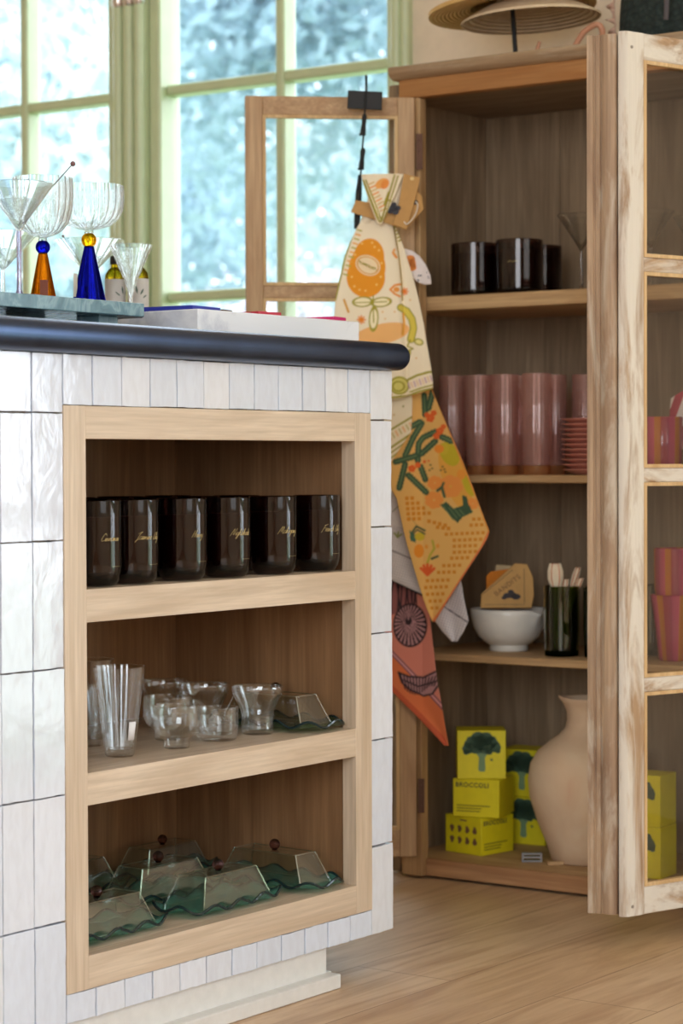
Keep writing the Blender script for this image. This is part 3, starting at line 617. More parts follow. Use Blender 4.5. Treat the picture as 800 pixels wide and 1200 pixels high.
# ------------------------------------------------------------------ on the countertop
ZC = .904
ms = NT('blue_green_marble'); _a = ms.noise(ms.coords(), 14, 8, 2.2); _c = ms.ramp(_a.outputs[0], [(.3, srgb(84, 116, 128)), (.50, srgb(112, 148, 160)), (.56, srgb(140, 172, 182)), (.66, srgb(98, 132, 146))]); ms.set(color=_c, rough=.25)
tr = thing('marble_tray', 'blue-green marble serving board on block feet under the stemmed glasses', 'serving board', (-2.10, 2.10, ZC))
c_ = .018; x0, x1, y0, y1 = -2.22, -2.0, 1.80, 2.366
build('slab', MB().prism([(x0, y0), (x1, y0), (x1, y1-c_), (x1-c_, y1), (x0+c_, y1), (x0, y1-c_)], .9277, .9455), ms.m, tr, bevel=.0012)
for fx in (-2.045, -2.175):
    for fy in (1.86, 2.062, 2.305): build('foot', MB().box(fx-.02, fx+.02, fy-.019, fy+.019, ZC+.0002, .9278), ms.m, tr, bevel=.001)
cobalt = solid_glass('cobalt_glass', (.05, .06, .62, 1), 1.5, .1); amber = solid_glass('amber_glass', (.85, .36, .03, 1), 1.5, .1); yellow = solid_glass('yellow_glass', (.95, .66, .05, 1), 1.5, .1)
lav = solid_glass('lavender_glass', (.80, .76, .90, 1), 1.45, .3)
thinc = solid_glass('thin_clear_glass', (.99, 1, 1, 1), 1.42, .38)
def ribbed_bowl(R, z0, z1, ribs=20, wall=.0014):
    h = z1-z0; out = [(.0035, z0, 0), (R*.32, z0+h*.03, .015), (R*.64, z0+h*.12, .03), (R*.85, z0+h*.26, .036), (R*.965, z0+h*.46, .036), (R*1.0, z0+h*.70, .034), (R*.985, z0+h, .03)]
    inn = [(r-wall, z+ (.0016 if i < 2 else .0006), a) for i, (r, z, a) in enumerate(out)][::-1]; inn[-1] = (.0006, z0+.003, 0)
    return MB().lathe([(.0004, z0-.0004, 0)]+out+inn, n=144, rib=ribs)
def coupe(label, loc, s, rc, zcone, rb, R, zb0, zb1, cone_m, ball_m):
    t = thing('coupe_glass', label, 'coupe glass', (0, 0, 0), 'ribbed coupe glasses with cone feet')
    zball = zcone+rb*.82
    build('cone_foot', MB().lathe([(.0004, 0), (rc-.0008, 0), (rc, .0012), (rb*.62, zcone), (.0004, zcone)], n=40), cone_m, t, smooth=40)
    build('glass_ball', MB().ball((0, 0, zball), rb, 24), ball_m, t)
    build('collar', MB().lathe([(.0004, zball+rb*.75), (rb*.5, zball+rb*.75), (rb*.66, zball+rb*.95), (rb*.5, zb0+.001), (.0004, zb0+.001)], n=24), thinc, t)
    build('bowl', ribbed_bowl(R, zb0, zb1), thinc, t, smooth=60)
    t.location = loc; return t
tagm = plain('white_tag', srgb(214, 208, 196), .7)
cg = coupe('ribbed coupe glass with a cobalt blue cone foot and yellow ball on the marble board', (-2.115, 2.368, .9457), 1, .0247, .084, .0104, .0472, .1055, .166, cobalt, yellow)
am = coupe('ribbed coupe glass with an amber cone foot and blue ball on the marble board', (-2.115, 2.276, .9457), 1, .0188, .068, .0098, .0398, .088, .168, amber, cobalt)
build('price_tag', MB().obox((.0128, -.012, .020), (.0035, .004, 0), (.0004, -.0004, 0), (0, 0, .011)), plain('brown_tag', srgb(120, 56, 32), .6), am, smooth=0)
build('price_tag', MB().obox((-.006, -.0215, .030), (.0008, .0030, 0), (.0003, -.0001, 0), (0, 0, .016)), tagm, cg, smooth=0)
def martini(label, loc, R, zr, za, rstem, stem_m, foot=.03, rib=None, bowl_m=None, flare=0):
    t = thing('martini_glass', label, 'martini glass', (0, 0, 0), 'V-shaped stem glasses')
    a = .02 if rib else 0; wl = .0013
    prof = [(rstem, za, 0), (R*.30, za+(zr-za)*(.28+flare), a), (R*.62, za+(zr-za)*(.60+flare*.6), a), (R, zr, a)]
    inn = [(r-wl, z+.0009, b_) for r, z, b_ in prof][::-1]; inn[-1] = (.0006, za+.003, 0)
    build('bowl', MB().lathe([(.0004, za-.0003, 0)]+prof+inn, n=120 if rib else 64, rib=rib), bowl_m or thinc, t, smooth=60)
    build('stem', MB().lathe([(.0004, .002), (rstem*1.6, .002), (rstem, .008), (rstem*.92, za*.5), (rstem, za), (.0004, za)], n=20), stem_m, t)
    build('foot', MB().lathe([(.0004, 0), (foot, 0), (foot, .0012), (foot*.5, .0024), (rstem, .0036), (.0004, .0036)], n=48), stem_m, t)
    t.location = loc; return t
martini('large V-shaped martini glass with a lavender stem at the left end of the marble board', (-2.038, 2.149, .9457), .045, .142, .083, .0033, lav, .030)
steel = plain('brushed_steel', srgb(150, 146, 146), .25, .9)
def pick(label, a, b_, ball=.0026):
    a, b_ = Vector(a), Vector(b_); t = thing('cocktail_pick', label, 'cocktail pick', tuple(a), 'cocktail picks')
    build('shaft', MB().tube([a, b_], .0008, 8), steel, t); build('bead', MB().ball(b_, ball, 14), plain('plum_bead', srgb(120, 84, 84), .15), t); return t
pick('metal cocktail pick with a bead end leaning in the large martini glass', (-2.036, 2.146, .9457+.0905), (-2.05, 2.2645, 1.1265), .0036)
ZV = ZC+.0003
martini('clear martini glass behind the two cone-footed coupes', (-2.33, 2.61, ZV), .0528, .164, .109, .003, thinc, .034)
martini('small ribbed V-shaped glass in front of the oil bottles', (-2.22, 2.577, ZV), .0315, .148, .073, .0026, thinc, .024, 16, None, .04)
martini('clear martini glass at the far left behind the lavender-stemmed one', (-2.33, 2.423, ZV), .053, .161, .107, .003, thinc, .034)
pick('thin pick leaning in the martini glass between the amber and blue coupes', (-2.330, 2.604, ZV+.117), (-2.345, 2.568, 1.073), .002)
pick('thin pick leaning in the martini glass at the far left', (-2.328, 2.435, ZV+.120), (-2.345, 2.380, 1.072), .002)
oil = solid_glass('olive_oil_glass', (.45, .36, .05, 1), 1.47, .15)
lblm = plain('white_label', srgb(228, 224, 220), .6); leafp = plain('leaf_print', srgb(96, 120, 110), .7)
def bottle(label, loc):
    t = thing('oil_bottle', label, 'bottle', (0, 0, 0), 'small oil bottles with white labels'); r = .0225; BK = (.71, .71, .822)
    build('body', MB().lathe([(.0005, 0), (r*.95, 0), (r, .003), (r, .140), (r*.94, .148), (r*.66, .156), (r*.42, .160), (r*.38, .168), (.0005, .168)], n=40), oil, t)
    build('label', MB().lathe([(r+.0002, .012), (r+.0006, .012), (r+.0006, .137), (r+.0002, .137)], n=40, closed=True), lblm, t)
    build('cap', MB().lathe([(.0005, .166), (r*.48, .166), (r*.5, .168), (r*.5, .179), (r*.44, .182), (.0005, .182)], n=28), black_plastic, t)
    m = MB(); R = r+.0009
    for k, (u, z, dr_, L) in enumerate([(-.55, 0.105, .9, .014), (-.2, 0.108, .2, .017), (.1, 0.106, -.5, .014), (.35, 0.100, -.9, .012)]):
        row = []
        for q in np.linspace(0, 1, 7):
            wv = .0024*math.sin(PI*q); cx = u+math.sin(dr_)*L*q/R*-1; cz = z+math.cos(dr_)*L*q
            row.append([[R*math.cos(-.75+cx+s_*wv/R), R*math.sin(-.75+cx+s_*wv/R), cz] for s_ in (-1, 1)])
        m.grid(np.array(row))
    build('leaf_print', m, leafp, t, smooth=0)
    t.location = loc; t.scale = BK; return t
B0 = bottle('white-labelled olive oil bottle at the right behind the ribbed V-shaped glass', (-2.325, 2.716, ZV))
dup(B0, (-2.362, 2.705, ZV), .9, 'white-labelled olive oil bottle half hidden by the blue cone foot')
wm = NT('white_marble'); _a = wm.noise(wm.coords((1, 1, 1)), 5, 6, 1.0); wm.set(color=wm.ramp(_a.outputs[0], [(.3, srgb(240, 243, 250)), (.56, srgb(238, 241, 248)), (.62, srgb(214, 218, 230)), (.68, srgb(240, 243, 250))]), rough=.3)
tag(build('marble_block', MB().box(-2.17, -1.98, 2.437, 2.818, ZC+.0002, .9425), wm.m, org=(-2.07, 2.63, ZC), bevel=.0012), 'long white marble block lying on the dark countertop', 'marble block')
def packet(name, label, cat, c, hx, hy, h, ang, mat, org=None, group=None):
    a = Vector((math.cos(ang), math.sin(ang), 0)); b_ = Vector((-math.sin(ang), math.cos(ang), 0)); z = c[2]
    return tag(build(name, MB().obox((c[0], c[1], z+h/2), a*hx, b_*hy, Vector((0, 0, h/2))), mat, org=(c[0], c[1], z), bevel=.0006), label, cat, group)
ZM = .9427
GP = 'flat packets on the marble block'
packet('flat_packet', 'flat cobalt blue packet on the left end of the marble block', 'packet', (-2.06, 2.482, ZM), .055, .035, .0065, .1, plain('cobalt_card', srgb(44, 56, 160), .5), group=GP)
packet('flat_packet', 'small brown packet beside the blue one on the marble block', 'packet', (-2.05, 2.548, ZM), .03, .014, .006, .2, plain('brown_card', srgb(96, 76, 66), .5), group=GP)
packet('flat_packet', 'flat red packet in the middle of the marble block', 'packet', (-2.04, 2.635, ZM), .035, .024, .0065, -.1, plain('red_card', srgb(186, 36, 62), .5), group=GP)
packet('flat_packet', 'thin rose packet between the red and magenta packets', 'packet', (-2.05, 2.715, ZM), .022, .018, .0035, .05, plain('rose_card', srgb(206, 96, 120), .5), group=GP)
packet('flat_packet', 'flat magenta packet at the right end of the marble block', 'packet', (-2.03, 2.785, ZM), .035, .020, .0065, .15, plain('magenta_card', srgb(206, 40, 112), .5), group=GP)

# ------------------------------------------------------------------ in the display cabinet
G1 = 'wide dark candles on the top cabinet shelf'
candle('wide dark glass candle at the left end of the top cabinet shelf', (-2.162, 3.430, CS1+.0004), None, .0415, .0915, G1, False)
k1 = candle('wide dark glass candle standing in front, second on the top cabinet shelf', (-2.072, 3.432, CS1+.0004), None, .041, .0930, G1, False)
dup(k1, (-2.104, 3.552, CS1+.0004), 0, 'wide dark glass candle half hidden behind the second one on the top cabinet shelf')
for o_, z_ in ((bpy.data.objects[k1.name], .56),):
    m = MB(); A = np.linspace(-1.55, -1.1, 8); m.tube([(.0413*math.cos(a), .0413*math.sin(a), .0535+.002*math.sin(a*30)) for a in A], .0004, 4); build('gold_lettering', m, gold, o_)
martini('clear martini glass on the top cabinet shelf right of the dark candles', (-1.948, 3.430, CS1+.0003), .0415, .128, .068, .0028, thinc, .024)
martini('clear martini glass on the top cabinet shelf partly hidden by the moulded door edge', (-1.905, 3.520, CS1+.0003), .040, .126, .066, .0028, thinc, .024)
martini('clear martini glass on the top cabinet shelf seen through the door glass', (-1.826, 3.450, CS1+.0003), .040, .128, .068, .0028, thinc, .024)
martini('clear martini glass on the top cabinet shelf behind the one seen through the door glass', (-1.795, 3.555, CS1+.0003), .040, .126, .066, .0028, thinc, .024)
pinkg = thin_glass('rose_ribbed_glass', (.94, .79, .75, 1), .05, 3, .5, .05, (1, .92, .9, 1), (.20, (.84, .62, .57, 1))); ambf = thin_glass('amber_foot_glass', (.95, .66, .38, 1), .05, 3, .5, .05, (1, .9, .8, 1), (.35, (.86, .46, .20, 1)))
def pink(label, loc, r=.0235, h=.176):
    t = thing('highball_glass', label, 'glass', (0, 0, 0), 'tall rose ribbed glasses on the second cabinet shelf')
    out = [(r*.90, .0165, .012), (r*.97, .04, .014), (r, .09, .014), (r, h-.001, .014)]; inn = [(a-.0016, z+.001, b_) for a, z, b_ in out][::-1]
    build('body', MB().lathe(out+[(r-.0008, h, .014)]+inn+[(.0005, .0182, 0)], n=144, rib=24), pinkg, t, smooth=60)
    build('base', MB().lathe([(.0005, 0), (r*.84, 0), (r*.88, .002), (r*.885, .016), (.0005, .016)], n=36), ambf, t)
    t.location = loc; return t
zz = CS2+.0003
P0 = pink('tall rose ribbed glass at the left end of its row, partly behind the towel', (-2.222, 3.450, zz))
for x, y, sc, d_ in [(-2.168, 3.452, 1, 'second from the left in its row'), (-2.112, 3.450, 1, 'third from the left in its row'), (-2.046, 3.446, 1.08, 'fourth from the left, nearest and brightest of its row'),
                     (-2.19, 3.53, 1, 'in the back row behind the second front glass'), (-2.13, 3.535, 1, 'in the back row behind the third front glass'), (-2.065, 3.535, 1, 'in the back row right of the third front glass'), (-2.005, 3.545, 1, 'in the back row right of the nearest glass'), (-1.945, 3.555, 1, 'in the back row behind the stack of coral dishes')]:
    dup(P0, (x, y, zz), 0, 'tall rose ribbed glass '+d_, sc if sc == 1 else (sc, sc, 1))
coral = plain('coral_glaze', srgb(216, 148, 130), .25)
dish_prof = [(.0005, 0), (.024, 0), (.030, .0018), (.041, .0075), (.0475, .0092), (.0478, .0100), (.041, .0092), (.028, .0036), (.0005, .003)]
N_ = 11
for k in range(N_):
    o = build('dish', MB().lathe(dish_prof, n=48), coral, smooth=60); o.location = (-1.945+random.uniform(-.0015, .0015), 3.452+random.uniform(-.001, .001), zz+k*.0086); o.rotation_euler = (0, 0, k)
    pos = 'lowest of the stack on the shelf' if k == 0 else ('topmost of the stack' if k == N_-1 else f'{["", "second", "third", "fourth", "fifth", "sixth", "seventh", "eighth", "ninth", "tenth"][k]} from the bottom of the stack')
    tag(o, 'coral dish behind the door edge, '+pos, 'dish', 'stack of coral dishes')
# bowl with paper packets
bw = MB(); bp_ = [(.0005, 0), (.033, 0), (.0345, .003), (.0338, .010), (.040, .013), (.054, .025), (.063, .042), (.0675, .062), (.0685, .073)]
prof = bp_+[(.0675, .0742), (.0655, .073)]+[(r-.003, z+.001) for r, z in bp_[::-1][1:5]]+[(.0005, .015)]
bw.lathe(prof, n=72); V_ = np.array(bw.v)
spout = -0.20
ang = np.arctan2(V_[:, 1], V_[:, 0]); rr = np.hypot(V_[:, 0], V_[:, 1]); k = np.exp(-((ang-spout)/.16)**2)*np.clip((V_[:, 2]-.045)/.03, 0, 1)*(rr > .03)
V_[:, 0] += np.cos(spout)*.010*k; V_[:, 1] += np.sin(spout)*.010*k; V_[:, 2] -= .0075*k*np.clip((V_[:, 2]-.06)/.013, 0, 1); bw.v = [tuple(p) for p in V_]
o = tag(build('mixing_bowl', bw, plain('white_stoneware', srgb(226, 222, 214), .3, 0, .05, 30), smooth=60), 'white stoneware bowl with a pouring lip holding kraft paper packets', 'bowl'); o.location = (-2.135, 3.498, CS3+.0003)
kraft = plain('kraft_card', srgb(206, 160, 96), .75, 0, .15, 90); inkm = plain('dark_ink', srgb(62, 54, 56), .7)
right = Vector((.8136, .5814, 0)); away = Vector((-.5814, .8136, 0)); UPV = Vector((0, 0, 1))
def text_mesh(txt, size, cx, ux, uz, off, shear=0, bold=0):
    cu = bpy.data.curves.new('t', 'FONT'); cu.body = txt; cu.size = size; cu.align_x = 'CENTER'; cu.align_y = 'CENTER'; cu.shear = shear; cu.offset = bold; cu.resolution_u = 3; cu.space_character = 1.12
    ob = bpy.data.objects.new('t', cu); COL.objects.link(ob); dg = bpy.context.evaluated_depsgraph_get(); me = bpy.data.meshes.new_from_object(ob.evaluated_get(dg))
    m = MB(); nn = Vector(ux).cross(Vector(uz)); m.add([Vector(cx)+Vector(ux)*v.co.x+Vector(uz)*v.co.y+nn*off for v in me.vertices], [tuple(p.vertices) for p in me.polygons])
    bpy.data.objects.remove(ob); bpy.data.curves.remove(cu); bpy.data.meshes.remove(me); return m
BZ = CS3+.018
def kcard(label, c, poly, ax, up_, th, mat, words=None):
    """upright folded card: outline in (a, b) along ax, up_"""
    ax, up_ = Vector(ax).normalized(), Vector(up_).normalized(); nn = ax.cross(up_); c = Vector(c)
    n = len(poly); pts = [c+ax*a+up_*b_ for a, b_ in poly]
    m = MB().add([p+nn*th/2 for p in pts]+[p-nn*th/2 for p in pts], [tuple(range(n)), tuple(range(n, 2*n))[::-1]]+[((i+1) % n, i, n+i, n+(i+1) % n) for i in range(n)])
    t = thing('paper_packet', label, 'paper packet', tuple(c), 'packets in the white bowl'); build('card', m, mat, t, bevel=.0012)
    return t, c, ax, up_, nn
t, c, ax, u_, nn = kcard('kraft paper packet lettered across its front, leaning at the front of the white bowl', (-2.128, 3.482, CS3+.0720), [(-.048, .004), (.042, .004), (.047, .025), (.046, .058), (.036, .082), (.014, .084), (-.012, .060), (-.046, .030)], right*1+away*.0, UPV*.985+away*.17, .010, kraft)
tx = text_mesh('BANDITS', .0125, c+ax*.000+u_*.044+nn*.0053, ax*.80+u_*.60, u_*.80-ax*.60, .0001); build('lettering', tx, plain('brown_ink', srgb(122, 84, 48), .7), t, smooth=0)
m = MB()
for (a, b_, r) in ((.000, .026, .0065), (.008, .027, .007), (.015, .024, .007), (.006, .033, .0045), (-.006, .022, .004)): m.add([c+ax*(a+r*1.2*math.cos(q))+u_*(b_+r*.75*math.sin(q))+nn*(.0052+.0001*r*100) for q in np.linspace(0, 2*PI, 16, endpoint=False)], [tuple(range(16))])
for b0, b1 in (((-.040, .010), (.030, .010)), ((.030, .012), (.030, .074)), ((-.042, .030), (.010, .072))):
    p, q = c+ax*b0[0]+u_*b0[1]+nn*.0053, c+ax*b1[0]+u_*b1[1]+nn*.0053; m.tube([p, q], .0004, 4)
build('printed_marks', m, inkm, t, smooth=0)
kcard('orange packet standing behind the kraft packet in the white bowl', (-2.142, 3.506, CS3+.0738), [(-.038, .006), (.030, .006), (.034, .050), (.012, .072), (-.030, .066), (-.038, .058)], right, UPV*.985+away*.16, .011, plain('orange_cloth', srgb(226, 134, 36), .8, 0, .3, 200))
kcard('cream packet with a tan edge at the back left of the white bowl', (-2.152, 3.532, CS3+.0748), [(-.040, .006), (.024, .006), (.028, .072), (-.026, .076), (-.030, .045), (-.042, .042)], right, UPV*.99+away*.12, .010, plain('cream_cloth', srgb(224, 196, 150), .8, 0, .3, 200))
sp = MB()
for _ in range(40):
    a = rng.random()*2*PI; r = .05*rng.random()**.5; sp.ball((-2.135+r*math.cos(a), 3.498+r*math.sin(a), CS3+.058+.006*rng.random()), .007+.004*rng.random(), 8, sc=(1, 1, .5))
so = build('paper_shred', sp, plain('orange_shred', srgb(206, 112, 32), .8), org=(-2.135, 3.498, CS3+.06)); tag(so, 'orange shredded filling in the white bowl under the packets', 'paper shreds'); so['kind'] = 'stuff'
greeng = thin_glass('dark_green_glass', (.30, .38, .10, 1), .06, 2.2, .8, .02)
greenb = solid_glass('deep_green_base', (.10, .16, .05, 1), 1.45, .2)
def green(label, loc, r=.031, h=.121):
    t = thing('tumbler', label, 'glass', (0, 0, 0), 'dark green tumblers on the third cabinet shelf')
    build('body', MB().lathe([(r*.94, .010), (r, .05), (r, h-.001), (r-.001, h), (r-.0022, h-.001), (r-.0022, .05), (r*.94-.002, .012), (.0005, .012)], n=48), greeng, t); build('base', MB().lathe([(.0005, 0), (r*.92, 0), (r*.94, .002), (r*.94, .0112), (.0005, .0112)], n=48), greenb, t)
    t.location = loc; return t
z3 = CS3+.0003
g0 = green('dark green glass tumbler right of the white bowl, holding folded cream cards', (-1.998, 3.448, z3))
dup(g0, (-1.928, 3.462, z3), 0, 'dark green glass tumbler partly hidden by the moulded door edge')
dup(g0, (-1.878, 3.555, z3), 0, 'dark green glass tumbler at the back, seen through the door glass')
# rolled cream cards in the green tumbler
crm = plain('cream_card', srgb(226, 208, 180), .7); orl = plain('orange_line', srgb(196, 92, 40), .7)
for k, (dx, lean, z0_, z1_, wd, fold, ds) in enumerate([(-.014, -.05, .012, .160, .027, .5, 'leftmost and broadest, with an orange fold line'), (.002, .10, .012, .132, .016, .4, 'short and upright in the middle'), (.008, .32, .012, .152, .013, .5, 'slim, rising at the back right'), (.014, .42, .014, .134, .015, .6, 'rightmost, leaning low over the rim')]):
    base = Vector((-1.998, 3.448, z3))+right*dx*.6+away*(.006*(k % 3)-.006); row1 = []
    for q in np.linspace(0, 1, 12):
        z = z0_+(z1_-z0_)*q; h_ = max(0, (z-.09)/.07); w_ = wd*(.42+.58*min(1, max(0, (z-.112)/.018)))*(1 if q < .93 else .72)
        cx = lean*max(0, z-.07)*.9; row1.append([list(base+right*(cx+w_*s_/2)+UPV*z-away*(.004*fold*(1-abs(s_))+.010*h_*max(0, h_-.2)*(-1 if k % 2 else 1))) for s_ in (-1, -.5, 0, .5, 1)])
    t = thing('folded_card', 'cream folded card in the green tumbler, '+ds, 'card', tuple(base), 'cream cards in the green tumbler')
    P = np.array(row1); build('card', MB().grid(P), crm, t, solid=.0018)
    ln = [Vector(P[i, 1])-away*.0014 for i in range(7, 12)]+[Vector(P[i, 3])-away*.0014 for i in range(11, 7, -1)]
    build('orange_line', MB().tube(ln, .0007, 4), orl, t)
# broccoli boxes
yel = plain('yellow_card', srgb(228, 214, 24), .55); brd = plain('broccoli_green', srgb(64, 92, 70), .7); brs = plain('broccoli_stem', srgb(120, 150, 110), .7)
BS, BH = .086, .067
def broccoli(m1, m2, c, ax, u_, nn, s):
    for (a, b_, r) in [(-.30, .12, .13), (-.22, .24, .15), (-.08, .32, .17), (.10, .32, .16), (.22, .25, .14), (.31, .14, .12), (-.12, .16, .17), (.08, .16, .17), (0, .24, .18), (-.34, .04, .07), (.36, .06, .06), (.17, .06, .09)]:
        n_ = 14; m1.add([c+ax*s*(a+r*(1+.09*math.sin(5*q+a*9))*math.cos(q))+u_*s*(b_+r*(1+.09*math.cos(6*q))*math.sin(q))+nn*.0003 for q in np.linspace(0, 2*PI, n_, endpoint=False)], [tuple(range(n_))])
    m1.add([c+ax*s*(.22+.045*(1 if k % 2 else .4)*math.cos(k*PI/5))+u_*s*(-.14+.045*(1 if k % 2 else .4)*math.sin(k*PI/5))+nn*.0003 for k in range(10)], [tuple(range(10))])
    pl = [(-.19, .10), (-.06, -.08), (-.075, -.36), (-.04, -.40), (.06, -.40), (.085, -.36), (.07, -.10), (.16, .04), (.1, .10)]
    m2.add([c+ax*s*a+u_*s*b_+nn*.00025 for a, b_ in pl], [tuple(range(len(pl)))])
def broc_box(label, c, az, stand=False, group='yellow seed kit boxes on the cabinet floor'):
    """c: centre of the base. Upright (stand) boxes turn their broad picture face to the front."""
    a = math.radians(az); ax = Vector((math.cos(a), math.sin(a), 0)); ay = Vector((-math.sin(a), math.cos(a), 0)); c = Vector(c)
    t = thing('seed_kit_box', label, 'box', tuple(c), group)
    if not stand:
        hx, hy, hz = BS/2, BS/2, BH/2; cc = c+UPV*hz; g = MB().obox(cc, ax*hx, ay*hy, UPV*hz)
        build('carton', g, yel, t, bevel=.0008)
        for (A_, n_) in ((ax, -ay),):
            f = cc+n_*(hy+.0002); tm_ = text_mesh('BROCCOLI', .0116, f-A_*.007+UPV*.0230, A_, UPV, .0003, 0, .00022); build('lettering', tm_, inkm, t, smooth=0)
            m = MB()
            for i, L in enumerate((.062, .046, .044)): m.obox(f+n_*.0002-A_*(.036-L/2)-UPV*(.0135+i*.0050), A_*L/2, n_*.0001, UPV*.0009)
            build('small_print', m, plain('olive_ink', srgb(120, 112, 30), .7), t, smooth=0)
        f = cc-ax*(hx+.0002); A_ = -ay; m = MB()
        if math.cos(a-math.radians(35)) > -.2:
            for i in range(4):
                for j in range(2): m.add([f+A_*(-.027+.018*i)+UPV*(.010-.020*j)+A_*.0048*math.cos(q)*(1+.3*math.sin(3*q+i))+UPV*.0066*math.sin(q) -ax*.0002 for q in np.linspace(0, 2*PI, 12, endpoint=False)], [tuple(range(12))])
            m.obox(f+UPV*.026, A_*.008, ax*.0001, UPV*.0012); build('vegetable_print', m, plain('mixed_print', srgb(120, 86, 60), .7), t, smooth=0)
    else:
        hx, hy, hz = BS/2, BH/2, BS/2; cc = c+UPV*hz; build('carton', MB().obox(cc, ax*hx, ay*hy, UPV*hz), yel, t, bevel=.0008)
        m1, m2 = MB(), MB(); f = cc-ay*(hy+.0002); broccoli(m1, m2, f+UPV*.002, ax, UPV, -ay, .080); build('broccoli_picture', m1, brd, t, smooth=0); build('stem_picture', m2, brs, t, smooth=0)
    return t
zf = CF+.0003
broc_box('yellow box lying at the bottom of the left stack, turned corner-on', (-2.196, 3.4955, zf), 80.5)
broc_box('yellow box lying in the middle of the left stack with its lettered side forward', (-2.186, 3.494, zf+BH+.0006), 13.5)
broc_box('yellow box standing on top of the left stack, showing the broccoli picture', (-2.189, 3.489, zf+2*BH+.0012), 35, True)
broc_box('yellow box standing behind the left stack, lower of the two', (-2.170, 3.632, zf), 6, True)
broc_box('yellow box standing behind the left stack, upper of the two', (-2.174, 3.632, zf+BS+.0006), 7, True)
broc_box('yellow box seen through the door glass, lower of the near stack', (-1.839, 3.452, zf), 4, True)
broc_box('yellow box seen through the door glass, upper of the near stack', (-1.840, 3.453, zf+BS+.0006), 4, True)
broc_box('yellow box at the far right behind the near stack, lower one', (-1.752, 3.580, zf), 12, True)
broc_box('yellow box at the far right behind the near stack, upper one', (-1.754, 3.580, zf+BS+.0006), 12, True)
# jug, small card holder
cl = NT('pale_terracotta'); _a = cl.noise(cl.coords(), 7, 5, .8); _b = cl.noise(cl.coords(), 90, 3)
cl.set(color=cl.ramp(_a.outputs[0], [(.32, srgb(220, 196, 166)), (.56, srgb(212, 180, 148)), (.72, srgb(204, 154, 126))]), rough=.85, normal=cl.bump(_b.outputs[0], .15, .001))
jq = .91
jp = [(a_*jq, b_) for a_, b_ in [(.0005, 0), (.066, 0), (.070, .003), (.079, .030), (.097, .070), (.111, .110), (.1145, .142), (.110, .170), (.096, .192), (.074, .209), (.056, .220), (.044, .232), (.0395, .246), (.040, .262), (.0445, .276), (.050, .283)]]
jm = MB().lathe(jp+[(.049*jq, .286), (.0445*jq, .284)]+[(r-.006, z) for r, z in jp[::-1][2:9]]+[(.0005, .19)], n=72); V_ = np.array(jm.v)
ang = np.arctan2(V_[:, 1], V_[:, 0]); sa = math.radians(215); dd = np.angle(np.exp(1j*(ang-sa))); k = np.exp(-(dd/.5)**2)*np.clip((V_[:, 2]-.262)/.022, 0, 1)
V_[:, 0] += math.cos(sa)*.006*k; V_[:, 1] += math.sin(sa)*.006*k; V_[:, 2] += .004*k; jm.v = [tuple(p) for p in V_]
o = tag(build('terracotta_jug', jm, cl.m, smooth=60), 'large pale terracotta jug on the cabinet floor beside the yellow boxes', 'jug'); o.location = (-1.985, 3.515, CF+.0003)
hd = thing('card_holder', 'small grey metal card holder on the cabinet floor in front of the jug', 'card holder', (-2.054, 3.455, zf))
gm = plain('grey_metal', srgb(150, 150, 156), .4, .5)
m = MB(); c0 = Vector((-2.060, 3.450, zf)); A_ = right
for z in (.0018, .0085, .0145): m.obox(c0+UPV*z, A_*.017, away*.007, UPV*.0011)
for s_ in (-.016, .016): m.obox(c0+A_*s_+UPV*.008, A_*.0012, away*.007, UPV*.0078)
build('rack', m, gm, hd, smooth=0)
packet('wooden_chip', 'small tan wooden chip lying right of the grey card holder', 'wooden chip', (-2.010, 3.446, zf), .014, .006, .006, .7, old['X'])
# striped cups and napkin behind the door glass
sg = NT('striped_glaze'); _tc = sg.n('ShaderNodeTexCoord'); _sx = sg.n('ShaderNodeSeparateXYZ'); sg.l(_tc.outputs['Object'], _sx.inputs[0])
_at = sg.n('ShaderNodeMath', operation='ARCTAN2'); sg.l(_sx.outputs[1], _at.inputs[0]); sg.l(_sx.outputs[0], _at.inputs[1])
_ml = sg.n('ShaderNodeMath', operation='MULTIPLY', i_0=_at.outputs[0]); _ml.inputs[1].default_value = 6/(2*PI); _fr = sg.n('ShaderNodeMath', operation='FRACT', i_0=_ml.outputs[0])
_rp = sg.ramp(_fr.outputs[0], [(0, srgb(176, 62, 98)), (.30, srgb(200, 84, 110)), (.34, srgb(196, 116, 44)), (.60, srgb(186, 104, 38)), (.64, srgb(164, 60, 70)), (.97, srgb(160, 52, 84))]); sg.set(color=_rp, rough=.15)
GS = 'pink and orange striped cups behind the door glass'
cup('striped_cup', 'pink and orange striped cup on the second cabinet shelf below the napkin', 'cup', (-1.812, 3.462, zz), [(.031, 0), (.0335, .002), (.0345, .05), (.035, .096)], .003, .006, sg.m, GS, rot=.3)
cup('striped_cup', 'pink and orange striped cup further right on the second cabinet shelf', 'cup', (-1.765, 3.530, zz), [(.031, 0), (.0335, .002), (.0345, .05), (.035, .096)], .003, .006, sg.m, GS, rot=1.1)
cup('striped_cup', 'flared pink and orange striped cup on the third cabinet shelf', 'cup', (-1.793, 3.470, z3), [(.024, 0), (.0268, .003), (.031, .045), (.037, .090), (.0405, .110)], .003, .006, sg.m, GS, rot=.9)
o = cup('striped_cup', 'straight striped cup nested in the flared cup on the third shelf', 'cup', (-1.793, 3.470, z3+.086), [(.026, 0), (.0285, .003), (.0335, .034), (.0345, .100), (.0345, .102)], .003, .006, sg.m, GS, rot=.2)
nm = NT('striped_linen'); _sx = nm.n('ShaderNodeSeparateXYZ', i_0=nm.coords()); _wv = nm.n('ShaderNodeMath', operation='MULTIPLY', i_0=_sx.outputs[0]); _wv.inputs[1].default_value = 34.0; _fr = nm.n('ShaderNodeMath', operation='FRACT', i_0=_wv.outputs[0])
